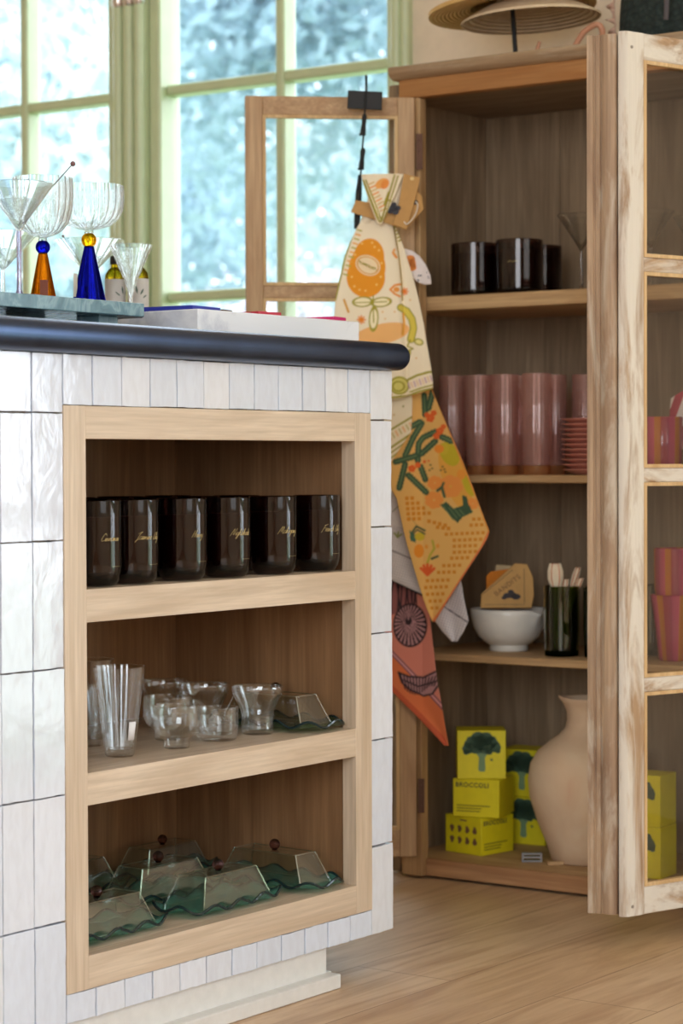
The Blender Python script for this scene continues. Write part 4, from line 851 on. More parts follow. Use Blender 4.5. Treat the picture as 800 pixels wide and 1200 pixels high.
nm.set(color=nm.ramp(_fr.outputs[0], [(0, srgb(176, 60, 80)), (.44, srgb(178, 62, 82)), (.48, srgb(232, 214, 208)), (.96, srgb(232, 214, 208))]), rough=.9)
P = np.zeros((22, 16, 3))
for i, s_ in enumerate(np.linspace(0, 1, 22)):
    for j, q in enumerate(np.linspace(-1, 1, 16)):
        P[i, j] = (q*.034*(1-.35*s_)+.008*s_, .006*math.sin(q*5)+.010*(1-s_)*math.cos(q*2), .156-s_*.105-.02*(1-s_)*q*q+.012*q*(1-s_))
o = tag(build('napkin', MB().grid(P), nm.m, solid=.002, smooth=80), 'red and white striped linen napkin tucked into the striped cup behind the door glass', 'napkin'); o.location = (-1.790, 3.468, zz); o.rotation_euler = (0, .35, .62)
o.location = (-1.806, 3.462, zz)

# ------------------------------------------------------------------ tea towels hanging on the open left door
HD = Vector((-2.2313, 3.365, 1.0)); TN = -away; UX = 1/679.6          # one drawing unit of the cloth is about 1.5 mm
def cloth_pos(u, v, d):
    s = (u-494.94)*UX; dd = d+.6*np.clip(s, 0, None)
    return np.stack([HD.x+right.x*s+TN.x*dd, HD.y+right.y*s+TN.y*dd, HD.z+(359.88-v)*UX], -1)
class Paint:
    def __init__(s, U, V, base): s.U, s.V = U, V; s.c = np.zeros(U.shape+(3,)); s.c[:] = srgb(*base)[:3]
    def put(s, sd, col, soft=.7):
        a = np.clip(.5-sd/soft, 0, 1)[..., None]; s.c = s.c*(1-a)+np.array(srgb(*col)[:3])*a
    def ell(s, x, y, rx, ry, col, rot=0, ring=None):
        r = math.radians(rot); dx, dy = s.U-x, s.V-y; p = dx*math.cos(r)+dy*math.sin(r); q = -dx*math.sin(r)+dy*math.cos(r)
        k = np.sqrt((p/rx)**2+(q/ry)**2); sd = (k-1)*min(rx, ry)
        s.put(np.abs(sd)-ring if ring else sd, col)
    def seg(s, pts, w, col, wave=0):
        best = np.full(s.U.shape, 1e9)
        for (x0, y0), (x1, y1) in zip(pts[:-1], pts[1:]):
            vx, vy = x1-x0, y1-y0; t = np.clip(((s.U-x0)*vx+(s.V-y0)*vy)/(vx*vx+vy*vy+1e-9), 0, 1)
            best = np.minimum(best, np.hypot(s.U-x0-t*vx, s.V-y0-t*vy)+(wave*np.sin(t*math.hypot(vx, vy)*1.6) if wave else 0))
        s.put(best-w, col)
    def poly(s, pts, col):
        inside = np.zeros(s.U.shape, bool); n = len(pts)
        for i in range(n):
            x0, y0 = pts[i]; x1, y1 = pts[(i+1) % n]
            with np.errstate(divide='ignore', invalid='ignore'): c_ = ((y0 > s.V) != (y1 > s.V)) & (s.U < (x1-x0)*(s.V-y0)/((y1-y0) or 1e-9)+x0)
            inside ^= c_
        s.put(np.where(inside, -1., 1.), col)
def panel(rows, vbot, d, folds, paint, base, nu=None, nv=None, jog=0):
    rv = np.array([r[0] for r in rows], float); L = np.array([r[1] for r in rows], float); R = np.array([r[2] for r in rows], float)
    v0, v1 = rv[0], rv[-1]; W = (R-L).max(); nu = nu or int(W*1.15); nv = nv or int((v1-v0)*1.1)
    t = np.linspace(0, 1, nu)[None, :]; q = np.linspace(0, 1, nv)[:, None]
    vb = vbot(t) if vbot else np.full_like(t, v1)
    V_ = v0+q*(vb-v0); Lm = np.interp(V_, rv, L); Rm = np.interp(V_, rv, R); U_ = Lm+(Rm-Lm)*t
    D = d+folds(t+0*q, q+0*t, U_, V_); P = cloth_pos(U_, V_, D); pt = Paint(U_, V_, base); paint(pt)
    c4 = np.concatenate([pt.c, np.ones(pt.c.shape[:2]+(1,))], -1)
    return P, c4.reshape(-1, 4)
def towel(name, label, panels, mat, org, group='tea towels hanging on the cabinet door'):
    m = MB(); cc = []
    for P, c_ in panels: m.grid(P); cc.append(c_)
    m.f = [f[::-1] for f in m.f]
    return tag(build(name, m, mat, org=org, colors=np.concatenate(cc), solid=.0014, smooth=180), label, 'tea towel', group)
cloth = vcol('printed_cotton', .85)
OL, OR_, CR = (168, 158, 48), (240, 156, 34), (250, 236, 208)
def dashes(p, a, b_, n, L, w_, col, col2=None):
    for i in range(n):
        f = (i+.5)/n; x, y = a[0]+(b_[0]-a[0])*f, a[1]+(b_[1]-a[1])*f; nx, ny = -(b_[1]-a[1]), b_[0]-a[0]; k = math.hypot(nx, ny); nx, ny = nx/k*L/2, ny/k*L/2
        p.seg([(x-nx, y-ny), (x+nx, y+ny)], w_, col if (i % 2 or not col2) else col2)
def lemon(p):
    p.ell(446, 392, 34, 12, (248, 190, 120), -12)
    p.ell(432, 303, 18, 23, OR_, 8); p.ell(430, 315, 21.5, 26, OR_, 6); p.ell(428.5, 326, 22.5, 23, OR_, 0)
    for x, y in ((424, 286), (436, 285), (444, 294), (416, 299), (447, 309), (441, 334), (415, 336), (428, 341), (421, 340), (446, 325), (439, 290), (412, 325)): p.ell(x, y, 1.3, 1.2, (252, 206, 120))
    p.ell(431, 311.5, 15, 11.5, (250, 226, 186), 24); p.ell(431, 311.5, 12.8, 9.4, (222, 150, 40), 24, .5)
    for x, y, rx, ry, r in ((424.5, 354, 11, 5.5, -4), (446.5, 354.5, 11, 5.2, -6), (437.5, 374, 5, 13, 4)):
        p.ell(x, y, rx, ry, (252, 240, 200), r); p.ell(x, y, rx, ry, OL, r, .75)
    p.seg([(437, 347), (437.5, 378)], .7, OL); p.seg([(416, 355), (453, 354)], .6, OL)
    p.seg([(403, 352), (408, 366)], 1.3, (220, 160, 60)); 
    for k in range(4): a = k*PI/4; p.seg([(423-4.5*math.cos(a), 375-4.5*math.sin(a)), (423+4.5*math.cos(a), 375+4.5*math.sin(a))], .9, (240, 140, 40)); p.seg([(473.5-4*math.cos(a), 342-4*math.sin(a)), (473.5+4*math.cos(a), 342+4*math.sin(a))], .9, (240, 130, 50))
    p.seg([(457, 340), (462, 335), (470, 333.5)], 1.2, (240, 150, 60)); p.seg([(457, 340), (462, 345), (468, 348)], 1.2, (240, 150, 60)); p.ell(464, 340, 3.5, 3, (244, 160, 70))
    p.seg([(461, 298), (464, 302)], 1.6, (240, 160, 80)); p.seg([(462, 293), (460, 297)], 1.2, (240, 170, 90))
    cv = [(469, 361), (476, 365), (482, 374), (484, 385), (481, 398)]; p.seg(cv, 4.4, OL); p.seg(cv, 3.0, (226, 206, 84))
    p.seg([(472, 368), (473, 380), (471, 392)], 1.5, (236, 170, 60))
    p.seg([(480, 399), (477, 406), (483, 409)], .9, OL); p.ell(490, 401, 5, 3.4, (238, 226, 150), 15); p.ell(490, 401, 5, 3.4, OL, 15, .7); p.ell(476, 417, 3, 6, (238, 226, 150), 30); p.ell(476, 417, 3, 6, OL, 30, .7); p.seg([(483, 409), (476, 412)], .8, OL)
    for x, y in ((487, 420), (451, 374), (462, 366), (455, 352), (448, 366), (480, 352), (466, 410), (455, 420)): p.ell(x, y, 1.1, 1, (236, 190, 110))
    # borders
    p.seg([(416, 268), (405, 300), (398, 330), (393, 352)], 1.0, OL); dashes(p, (422, 268), (404, 325), 11, 5, .9, (240, 170, 70), (190, 180, 80))
    p.seg([(461, 266), (467, 300), (470, 330), (471, 352)], 1.0, (170, 140, 70)); dashes(p, (464, 264), (470, 284), 5, 5, 1, OL)
    p.ell(467, 452, 11, 11, (222, 214, 120)); p.ell(467, 452, 11, 9.5, OL, 0, .9); p.ell(466, 453, 6.5, 5.5, OL, 0, .9)
    p.seg([(477, 445.5), (488, 440), (501, 436.5), (510, 436)], 1.3, OL); p.seg([(430, 467), (458, 466), (478, 464), (490, 459), (507, 455.5)], 1.2, OL); p.seg([(430, 463), (458, 462.5)], .8, OL); p.seg([(480, 459.5), (492, 455), (507, 451.5)], .9, OL)
    dashes(p, (477, 453), (506, 443), 9, 6, .8, (236, 200, 170), (206, 168, 190))
def f1(t, q, U_, V_):
    cr = np.interp(V_, [262, 320, 440], [461, 469, 474]); x = (U_-cr)/6.0
    return .004*np.sin(t*9+1)*np.clip(q*2, .2, 1)+.007/(1+np.exp(-np.clip(-x*1.2, -30, 30)))-.005*np.exp(-((U_-cr-2)/3.0)**2)+.010*np.clip(q, 0, 1)
lem_rows = [(258, 424, 461), (270, 417, 465), (285, 410, 471), (300, 404, 476), (330, 397, 485), (350, 393, 490), (380, 390.5, 496), (400, 389, 499), (430, 389, 504), (446, 390, 506), (472, 390, 507)]
def vb1(t): return np.interp(t, [0, .58, .72, .80, 1], [468, 467.5, 465, 462.5, 456])
pA = panel(lem_rows, vb1, .062, f1, lemon, CR)
def lower(p):
    p.seg([(400, 532), (458, 503), (483, 488)], 1.1, OL); p.seg([(400, 556), (458, 524), (483, 507)], 1.2, OL); p.seg([(400, 562), (458, 530), (483, 512)], .9, OL); p.seg([(400, 570), (458, 536), (483, 517)], .9, OL)
    dashes(p, (425, 530), (483, 497), 14, 6, .9, (240, 178, 100), (206, 190, 110)); p.ell(472, 476, 1.2, 1.2, OL); p.ell(461, 486, 1.2, 1.2, (220, 190, 110))
low_rows = [(450, 410, 481), (470, 410, 482.5), (490, 410, 482), (506, 410, 481), (540, 410, 480), (560, 410, 480)]
pB = panel(low_rows, lambda t: np.interp(t, [0, .68, 1], [562, 541, 506]), .060, lambda t, q, U_, V_: .003*np.sin(t*7), lower, CR)
def flap(p):
    p.seg([(426, 214), (444, 262)], 1.1, OL); p.seg([(429, 214), (446, 258)], .8, OL); dashes(p, (434, 216), (450, 250), 9, 7, .9, (240, 164, 90), (226, 190, 130)); p.ell(447, 218, 8, 5, (244, 172, 92), -30); p.ell(451, 219, 4, 6, (240, 150, 70), 30)
    p.seg([(452, 236), (455, 228)], 1, OL); p.seg([(452, 236), (450, 242)], 1, OL); p.seg([(452, 236), (458, 238)], 1, OL); p.seg([(462, 208), (446, 262)], .9, OL); p.seg([(466, 209), (449, 262)], .8, OL)
flap_rows = [(207, 424, 472), (215, 425, 469), (230, 430, 463), (245, 435, 456), (258, 440, 450), (265, 442.5, 446.5)]
pC = panel(flap_rows, None, .088, lambda t, q, U_, V_: .008*np.sin(PI*t)*(1-q)+.002*np.sin(t*12), flap, CR)
# soft bunch inside the paper band
pD = panel([(205, 432, 474), (225, 434, 476), (245, 428, 470), (262, 422, 464)], None, .066, lambda t, q, U_, V_: .006*np.sin(t*10)+.004*np.sin(PI*q), lambda p: None, CR, 40, 40)
T1 = towel('tea_towel', 'cream cotton tea towel printed with citrus fruit, gathered in a kraft paper band', [pA, pB, pC, pD], cloth, tuple(cloth_pos(440., 240., .06)))
def flat_part(name, pts, d0, d1, mat, parent, bev=.0006, slope=None):
    f = lambda dd: [Vector(cloth_pos(np.array(float(u)), np.array(float(v)), dd+(slope(u, v) if slope else 0))) for u, v in pts]
    a, b_ = f(d1), f(d0); n = len(pts); m = MB().add(a+b_, [tuple(range(n)), tuple(range(n, 2*n))[::-1]]+[((i+1) % n, i, n+i, n+(i+1) % n) for i in range(n)])
    bm = bmesh.new(); o = build(name, m, mat, parent, bevel=bev, smooth=0); bm.from_mesh(o.data); bmesh.ops.recalc_face_normals(bm, faces=bm.faces); bm.to_mesh(o.data); bm.free(); return o
kb = plain('kraft_band', srgb(196, 150, 88), .7, 0, .15, 90)
flat_part('paper_band', [(411, 250), (417, 236), (440, 240), (470, 247), (478, 226), (486, 223), (494, 232), (496, 247), (488, 256), (478, 268), (475, 271), (462, 266), (440, 259)], .076, .079, kb, T1)
flat_part('paper_band', [(473, 206), (492, 211), (485, 240), (476, 271), (461, 265), (467, 240)], .084, .0865, kb, T1)
def blob(pts, d, mat, name, parent):
    m = MB()
    for (x, y, r) in pts: m.add([Vector(cloth_pos(np.array(x+r*math.cos(q)), np.array(y+r*.85*math.sin(q)), d)) for q in np.linspace(0, 2*PI, 16, endpoint=False)][::-1], [tuple(range(16))])
    return build(name, m, mat, parent, smooth=0)
blob([(459, 246, 4.5), (463, 250, 4.5), (461, 242, 3.5), (466, 246, 3.5), (457, 250, 3)], .0870, plain('blue_black_ink', srgb(56, 56, 66), .7), 'printed_fruit', T1)
blob([(486.5, 239, 3.2)], .0798, inkm, 'eyelet', T1); blob([(482.5, 212, 2.4)], .0870, plain('gold_ring', srgb(224, 196, 130), .5), 'eyelet', T1)
sm = MB(); spts = smooth_line([(486.5, 239), (489, 243), (487, 252), (482, 260), (476, 265), (473, 262)], 6); sm.tube([Vector(cloth_pos(np.array(float(a)), np.array(float(b_)), .091)) for a, b_ in spts], .0011, 6)
build('string', sm, plain('white_string', srgb(232, 222, 206), .9), T1)
lt = text_mesh('KUMQUAT', .0085, (0, 0, 0), (1, 0, 0), (0, 0, 1), 0, 0, .0004); c24, s24 = math.cos(math.radians(24)), math.sin(math.radians(24))
mm = MB(); px = [(431+(x*c24+0*s24)*679.6*.72+z*s24*-679.6, 312+x*s24*679.6*.72-z*c24*679.6) for x, y, z in lt.v]
def dn(u, v):   # depth of the cloth surface under a print
    i = np.argmin((pA_U-u)**2+(pA_V-v)**2); return pA_D[i]
_P = pA[0].reshape(-1, 3); _rel = _P-np.array([HD.x, HD.y, HD.z]); pA_D = _rel@np.array([TN.x, TN.y, 0]); _s = _rel@np.array([right.x, right.y, 0]); pA_U = _s/UX+494.94; pA_V = 359.88-_rel[:, 2]/UX
mm.add([Vector(cloth_pos(np.array(u), np.array(v), dn(u, v)+.0024)) for u, v in px], lt.f); build('lettering', mm, plain('olive_print', srgb(168, 154, 58), .8), T1, smooth=0)

def cactus(p):
    G, G2, CO = (62, 92, 66), (106, 132, 92), (236, 104, 40)
    p.ell(470, 470, 12, 16, (226, 120, 50)); p.ell(532, 560, 14, 40, (240, 176, 74), -20)
    p.ell(526, 532, 10, 15, (206, 186, 40), -28); p.ell(519, 526, 6, 7, (214, 190, 50)); p.ell(547, 566, 6, 16, (206, 186, 40), -18); p.ell(514, 526, 5.5, 5, (244, 150, 50)); p.ell(539, 556, 5, 6, (244, 160, 60))
    for x, y, r in ((527, 570, 14), (508, 586, 11), (509, 566, 9), (552, 590, 7)):
        for k in range(7): a = k*2*PI/7+x; p.ell(x+r*.55*math.cos(a), y+r*.55*math.sin(a), r*.46, r*.42, (245, 158, 74))
    for pts in ([(494, 496), (484, 512), (474, 534)], [(509.5, 506), (495, 513), (490, 520), (489, 540)], [(509.5, 517), (500, 526), (493, 532)], [(463, 541), (487, 534)], [(474, 544), (467, 572)], [(478, 557), (499, 577)], [(492.5, 547), (498, 562)], [(517, 512), (528, 517)], [(497, 463), (498, 485)], [(507, 459), (502, 478)], [(481, 500), (492, 494)]):
        p.seg(pts, 3.6, G, .35); p.seg(pts, .8, G2)
    p.poly([(515, 592), (522, 588), (530, 596), (541, 592), (540, 580), (545, 582), (547, 590), (552, 600), (540, 606), (535, 613)], G); 
    for k in range(4): p.seg([(519+6*k, 594+1*k), (530+4*k, 609-2*k)], .6, G2)
    p.seg([(520, 582), (517, 571), (512, 575)], 1.6, G); p.seg([(517, 571), (519, 566)], 1.3, G)
    for x, y, r in ((504, 490, 5.5), (500, 486, 3.5), (508, 484, 4), (515, 505, 5), (511, 511, 4.5), (519, 500, 3.5), (482, 549, 5), (489, 545, 4), (497, 541, 2.2), (502, 540, 1.4)):
        for k in range(5): a = k*2*PI/5+y; p.ell(x+r*.5*math.cos(a), y+r*.5*math.sin(a), r*.45, r*.4, CO)
    for x, y in ((504, 545), (506, 549), (503, 551), (518, 547), (520, 550), (516, 551), (521, 553)): p.ell(x, y, 1.3, 1.0, (120, 96, 50))
    p.seg([(478, 605), (498, 627)], .1, G)
    p.seg([(482, 624), (487, 617), (497, 622)], 1.2, G); p.poly([(479, 622), (487, 628), (486, 636), (480, 634)], (70, 110, 90)); p.ell(491, 629, 6, 5, (214, 190, 50)); p.seg([(483, 626), (488, 621), (497, 626)], .9, G)
    p.ell(490, 646, 6, 8, (242, 152, 44)); p.seg([(506, 634), (508, 643), (503, 651), (500, 660)], 1.3, (196, 180, 60)); p.ell(499, 641, 2, 2.6, (240, 160, 60)); p.ell(512, 640, 2, 2.6, (240, 160, 60)); p.seg([(505, 655), (512, 652)], 1.3, G)
    for k in range(5): a = math.radians(-150+30*k); p.seg([(500, 674), (500+9*math.cos(a), 671+9*math.sin(a))], 1.7, (234, 100, 44))
    def squares(x0, y0, n, dx, dy, s_=2.1):
        for i in range(n): x, y = x0+dx*i, y0+dy*i; p.put(np.maximum(np.abs(p.U-x), np.abs(p.V-y))-s_, (224, 142, 34))
    for r_ in range(5): squares(476+.5*r_, 584+6.1*r_, 2+r_ if r_ < 4 else 3, 6.2, -.2)
    squares(502, 611, 4, 6.2, 1.5); squares(512, 618, 3, 6.2, .6)
    for r_, (x, y, n) in enumerate([(553, 608, 3), (550, 615, 4), (522, 626, 8), (531, 633, 6), (531, 640, 5), (531, 647, 5), (528, 654, 4), (519, 663, 4), (513, 671, 4), (500, 681, 5), (498, 689, 5), (500, 697, 4), (503, 705, 3), (505, 713, 2)]): squares(x, y, n, 5.9, -.35, 1.9)
    p.seg([(570, 622), (562, 640), (531, 690), (507, 729)], 1.6, (232, 128, 72)); p.seg([(506, 455), (520, 490), (556, 583), (570, 622)], 1.1, (232, 150, 66))
cac_rows = [(444, 452, 501), (457, 452, 506), (490, 453, 519), (540, 455, 540), (572, 457, 552), (584, 464, 556), (622, 472, 570), (630, 474, 567.5), (640, 476.5, 562), (690, 491, 531), (715, 499.5, 516), (729, 505.5, 508)]
pE = panel(cac_rows, None, .046, lambda t, q, U_, V_: .0035*np.sin(t*6+2*q)+.006*q, cactus, (240, 190, 110))
towel('tea_towel', 'mustard yellow tea towel printed with cactus plants and flowers, below the citrus towel', [pE], cloth, tuple(cloth_pos(500., 560., .046)))
def gridp(p):
    gx = (p.U*.96+p.V*.28) % 3.0; gy = (p.V*.96-p.U*.28) % 3.0
    rg = np.clip((p.V-615-(p.U-460)*.1)/8, 0, 1)
    p.put(np.where(rg > .3, np.minimum(np.abs(gx-1.5), np.abs(gy-1.5))-.30, 9), (176, 172, 184))
    p.seg([(450, 642), (482, 656), (500, 668)], .7, (120, 112, 120)); p.seg([(450, 678), (497, 700)], 1.3, (52, 44, 50)); p.seg([(512, 707), (547, 729)], .9, (66, 60, 68)); p.seg([(459, 600), (470, 590)], .6, (150, 150, 120))
    for a in (-2.2, -1.4, -.6): p.seg([(465, 630), (465+6*math.cos(a), 630+6*math.sin(a))], 1.1, (150, 156, 90))
    p.put(np.where((p.V > 690) & (p.U > 505), np.minimum(np.abs(gx-1.5), np.abs(gy-1.5))-.22, 9), (178, 174, 188))
gr_rows = [(560, 440, 490), (600, 440, 505), (640, 440, 526), (660, 442, 533), (678, 450, 538), (690, 475, 540), (700, 495, 541.5), (727, 508, 547), (740, 517, 541), (752, 528, 534)]
pF = panel(gr_rows, None, .034, lambda t, q, U_, V_: .003*np.sin(t*8)+.002*q, gridp, (226, 220, 222))
towel('tea_towel', 'white tea towel with a fine grey check, its corner showing under the mustard one', [pF], cloth, tuple(cloth_pos(500., 650., .034)))
def shell(p):
    D_ = (48, 30, 40); MV = (186, 140, 146)
    p.poly([(430, 740), (440, 758), (459, 770), (520, 834), (530, 890), (400, 890)], (226, 122, 74)); p.poly([(430, 790), (459, 806), (519, 866), (525, 880), (430, 880)], (206, 96, 62))
    for o_ in (0, 3.2, 6): p.seg([(445, 752+o_), (461, 768+o_*.8), (520, 830+o_)], .7, (110, 78, 106) if o_ != 3.2 else (228, 170, 180))
    p.poly([(440, 676), (488, 694), (486, 716), (440, 726)], (150, 92, 92))
    for k in range(14): x = 442+k*3.6; p.seg([(x, 678), (x+5*math.sin(k*2.3), 718)], .9, D_)
    def fan(x, y, rx, ry, n, a0, a1, hub, col):
        p.ell(x, y, rx, ry, col)
        dx, dy = (p.U-hub[0])/rx, (p.V-hub[1])/ry; an = np.arctan2(dy, dx); k = np.hypot((p.U-x)/rx, (p.V-y)/ry)
        st = np.abs(((an-a0)/(a1-a0)*n) % 1-.5)*2; p.put(np.where(k < 1, np.where(st > .52+.2*(k < .4), -1., 1.), 9), D_)
        p.ell(x, y, rx, ry, D_, 0, .9)
    fan(480, 735, 19.5, 25, 26, 0, 2*PI, (478, 731), MV); p.ell(478, 730, 4, 5, D_)
    p.seg([(478, 715), (478, 728)], .8, MV)
    p.poly([(466, 791), (478, 796), (496, 797), (512, 788), (516, 800), (506, 816), (496, 819), (480, 812), (470, 803)], MV)
    for k in range(13): f_ = k/12; p.seg([(468+46*f_, 793+5*math.sin(PI*f_)-3*f_*0), (474+34*f_, 806+11*math.sin(PI*min(1, f_+.15)))], .8, D_)
    p.seg([(466, 791), (478, 796), (496, 797), (512, 788)], 1.1, D_); p.seg([(466, 791), (470, 803), (480, 812), (496, 819), (506, 816), (516, 800)], 1.1, D_); p.seg([(472, 800), (490, 808), (512, 800)], .9, D_)
sh_rows = [(640, 440, 494), (690, 440, 500), (728, 440, 503.5), (780, 440, 509), (806, 448, 512), (814, 459, 514), (840, 485, 518), (876, 520, 524)]
pG = panel(sh_rows, None, .022, lambda t, q, U_, V_: .003*np.sin(t*6+1)+.002*q, shell, (222, 138, 122))
towel('tea_towel', 'coral tea towel printed with dark seashells, lowest of the hanging towels', [pG], cloth, tuple(cloth_pos(500., 760., .022)))
# oval card tag peeking out at the right of the citrus towel
ct_ = thing('hang_tag', 'small white leaf-shaped card tag with fruit print beside the citrus towel', 'card tag', tuple(cloth_pos(490., 312., .042)))
flat_part('card', [(474, 290), (484, 293), (492, 299), (499, 309), (504.5, 322), (505.5, 332.5), (498, 333), (490, 330), (482, 322), (476, 310)], .040, .0415, plain('tag_card', srgb(232, 222, 222), .6), ct_, .0003)
blob([(486, 307, 7), (481, 303, 6), (483, 312, 5.5)], .0419, plain('orange_print', srgb(230, 140, 60), .7), 'fruit_print', ct_)
blob([(494, 322, 4.4), (499, 325, 3.8), (493, 328, 3.4), (498, 319, 3)], .0420, plain('navy_print', srgb(50, 60, 84), .7), 'berry_print', ct_)
# hanging clip strip
cp = thing('clip_strip', 'black hanging clip strip with a blank black header card on the open cabinet door', 'clip strip', tuple(cloth_pos(429., 117., .050)))
def CPt(u, v, d): return Vector(cloth_pos(np.array(float(u)), np.array(float(v)), d))
flat_part('header_card', [(408.5, 105.5), (449, 107.5), (448, 129), (407.5, 127)], .050, .0535, black_plastic, cp, .0012)
build('cord', MB().tube([CPt(430, 88, .052), CPt(429.5, 105, .056), CPt(427, 150, .058), CPt(424, 190, .058), CPt(421, 238, .056), CPt(419, 268, .054)], .0016, 8), black_plastic, cp)
build('hook', MB().tube([CPt(430, 88, .052), CPt(430, 96, .050), CPt(430, 112, .046)], .0022, 8), black_plastic, cp)
for (ua, va, ub, vb_) in ((428, 134, 425.5, 158), (426, 174, 423.5, 198)):
    m = MB(); a, b_ = CPt(ua, va, .060), CPt(ub, vb_, .060); m.tube([a, a.lerp(b_, .15), a.lerp(b_, .5), a.lerp(b_, .85), b_], [.0028, .0046, .0036, .0050, .0040], 10); m.tube([b_+right*-.006, b_+right*.005], .0022, 8)
    build('clip', m, black_plastic, cp)
m = MB(); a, b_ = CPt(422, 205, .058), CPt(418, 268, .056); m.tube([a, a.lerp(b_, .3), a.lerp(b_, .7), b_], [.003, .0055, .0060, .0045], 10); build('clip', m, black_plastic, cp)

# ------------------------------------------------------------------ on top of the cabinet
ZT = 1.4247
straw = NT('golden_straw'); _tc = straw.coords(); _sx = straw.n('ShaderNodeSeparateXYZ', i_0=_tc)
_r2 = straw.n('ShaderNodeVectorMath', operation='LENGTH'); _mp = straw.n('ShaderNodeMapping'); _mp.inputs['Scale'].default_value = (1, 1, .6); straw.l(_tc, _mp.inputs[0]); straw.l(_mp.outputs[0], _r2.inputs[0])
_w = straw.n('ShaderNodeMath', operation='MULTIPLY', i_0=_r2.outputs[1]); _w.inputs[1].default_value = 900; _s = straw.n('ShaderNodeMath', operation='SINE', i_0=_w.outputs[0]); _nz = straw.noise(_tc, 60, 3)
_h = straw.n('ShaderNodeMath', operation='ADD', i_0=_s.outputs[0], i_1=_nz.outputs[0])
straw.set(color=straw.mix(_nz.outputs[0], srgb(196, 150, 84), srgb(234, 198, 132)), rough=.75, normal=straw.bump(_h.outputs[0], .6, .002))
pstraw = NT('pale_straw'); _tc = pstraw.coords(); _r2 = pstraw.n('ShaderNodeVectorMath', operation='LENGTH'); pstraw.l(_tc, _r2.inputs[0]); _w = pstraw.n('ShaderNodeMath', operation='MULTIPLY', i_0=_r2.outputs[1]); _w.inputs[1].default_value = 700; _s = pstraw.n('ShaderNodeMath', operation='SINE', i_0=_w.outputs[0]); _nz = pstraw.noise(_tc, 60, 3)
pstraw.set(color=pstraw.mix(_nz.outputs[0], srgb(214, 188, 152), srgb(240, 220, 190)), rough=.8, normal=pstraw.bump(_s.outputs[0], .7, .003))
std = thing('hat_stand', 'thin black metal hat stand on top of the cabinet', 'hat stand', (-2.100, 3.47, ZT))
build('rod', MB().tube([(-2.100, 3.47, ZT), (-2.106, 3.468, ZT+.09), (-2.108, 3.467, ZT+.128)], .0042, 12), black_plastic, std)
build('base', MB().lathe([(.0005, 0), (.045, 0), (.046, .003), (.0005, .004)], (-2.100, 3.47, ZT+.0002), 32), black_plastic, std)
def hat_mb(R, rc, hc, droop, th, lip=0):
    out = [(rc, .004), (rc+(R-rc)*.35, .004-droop*.25), (rc+(R-rc)*.7, .004-droop*.65+lip*.2), (R, .004-droop+lip)]
    top_ = [(.0005, hc), (rc*.7, hc-.004), (rc*.92, hc-.022), (rc, .02)]
    o_ = top_+out; inn = [(r-(0 if i == 0 else .0), z-th) for i, (r, z) in enumerate(out[::-1])]+[(rc-th, .016), (rc*.9-th, hc-.024), (.0005, hc-th)]
    return MB().lathe([(a, b_) for a, b_ in (o_+inn)][::-1], n=72)
def placed(o, loc, rx, ry, rz=0): o.location = loc; o.rotation_euler = (rx, ry, rz); return o
h2 = tag(build('straw_hat', hat_mb(.122, .058, .060, .030, .0035, .0), pstraw.m, smooth=50), 'pale straw hat with a bowl-shaped brim, under the golden one on the hat stand', 'hat', 'straw hats on the stand')
placed(h2, (-2.072, 3.470, ZT+.105), .03, -.05)
h1 = tag(build('straw_hat', hat_mb(.147, .074, .10, .014, .007, .006), straw.m, smooth=50), 'golden straw hat with a wide stiff brim, uppermost on the hat stand', 'hat', 'straw hats on the stand')
placed(h1, (-2.104, 3.462, ZT+.106), .02, -.08)
bagm = NT('dark_green_knit'); _v = bagm.coords(); _vo = bagm.n('ShaderNodeTexVoronoi', i_Vector=_v, i_Scale=95.0); _nz = bagm.noise(_v, 40, 3)
bagm.set(color=bagm.mix(_vo.outputs[0], srgb(46, 60, 58), srgb(22, 32, 32)), rough=.9, normal=bagm.bump(_vo.outputs[0], .9, .004))
bg_ = thing('knit_bag', 'dark green knitted bag with a pink ruffled edge standing on top of the cabinet', 'bag', (-1.80, 3.53, ZT))
m = MB(); rows_ = []
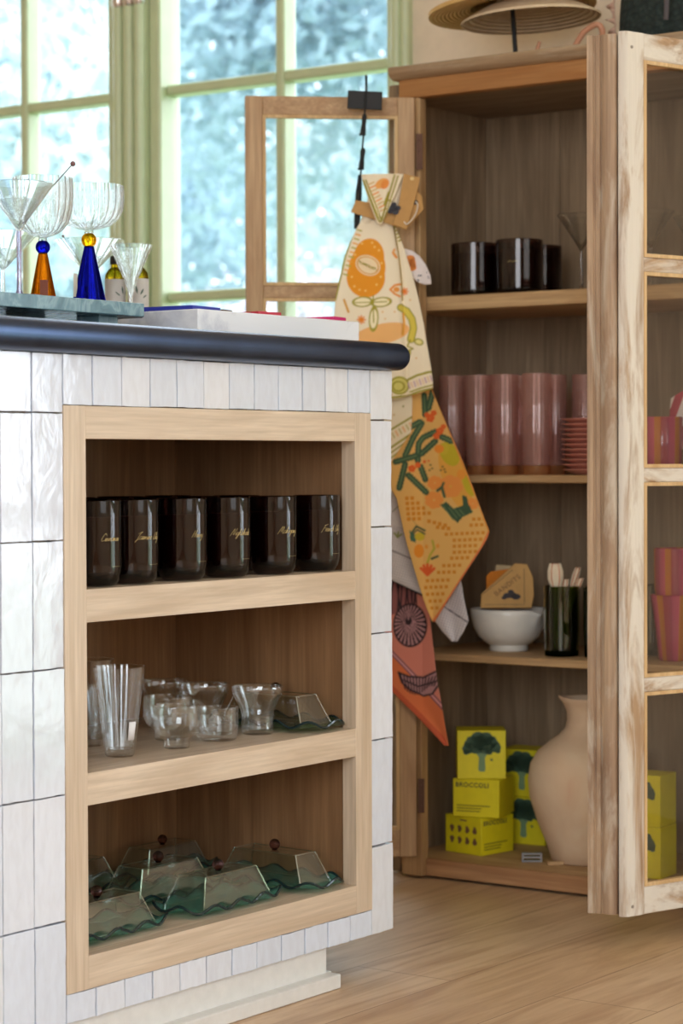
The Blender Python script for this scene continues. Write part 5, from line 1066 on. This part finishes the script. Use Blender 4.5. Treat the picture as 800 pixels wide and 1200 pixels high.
for z, sx, sy in ((0, .135, .055), (.012, .146, .064), (.05, .150, .066), (.10, .148, .058), (.15, .143, .045), (.19, .138, .03)):
    rows_.append([[-1.785+math.copysign(abs(math.cos(a))**.6, math.cos(a))*sx, 3.555+math.copysign(abs(math.sin(a))**.8, math.sin(a))*sy, ZT+.0003+z] for a in np.linspace(0, 2*PI, 48, endpoint=False)])
vs = [p for r_ in rows_ for p in r_]; fs = [(j*48+i, j*48+(i+1) % 48, (j+1)*48+(i+1) % 48, (j+1)*48+i) for j in range(5) for i in range(48)]+[tuple(range(48))[::-1], tuple(5*48+i for i in range(48))]
build('body', m.add(vs, fs), bagm.m, bg_, subsurf=1, smooth=180)
pk = plain('dusty_pink_ruffle', srgb(206, 170, 150), .85, 0, .4, 200); m = MB()
P = np.zeros((60, 5, 3))
for i, q in enumerate(np.linspace(0, 1, 60)):
    for j, s_ in enumerate(np.linspace(0, 1, 5)): P[i, j] = (-1.938-.006*q+.002-s_*.016*(.6+.4*math.sin(q*40)), 3.530+.007*math.sin(q*60)*s_, ZT+.045+q*.14+.003*math.cos(q*40)*s_)
build('ruffle', m.grid(P), pk, bg_, solid=.0022, smooth=180)
strap_m = plain('tan_leather', srgb(196, 140, 110), .5)
build('strap', MB().tube(smooth_line([(-1.985, 3.46, ZT+.004), (-1.975, 3.462, ZT+.025), (-1.960, 3.465, ZT+.045), (-1.940, 3.47, ZT+.055), (-1.932, 3.475, ZT+.045), (-1.936, 3.480, ZT+.030)], 6), .0052, 10), strap_m, bg_)
build('strap', MB().tube(smooth_line([(-1.80, 3.455, ZT+.045), (-1.795, 3.452, ZT+.11), (-1.79, 3.46, ZT+.20)], 6), .0045, 10), plain('grey_cord', srgb(86, 80, 84), .7), bg_)
pg = tag(build('wooden_peg', MB().tube([(-2.045, 3.45, ZT+.0002), (-2.047, 3.45, ZT+.018), (-2.042, 3.452, ZT+.034)], [.005, .004, .0028], 10), strap_m, org=(-2.045, 3.45, ZT)), 'tiny pinkish wooden peg standing on the cabinet top between the hat stand and the bag', 'peg')
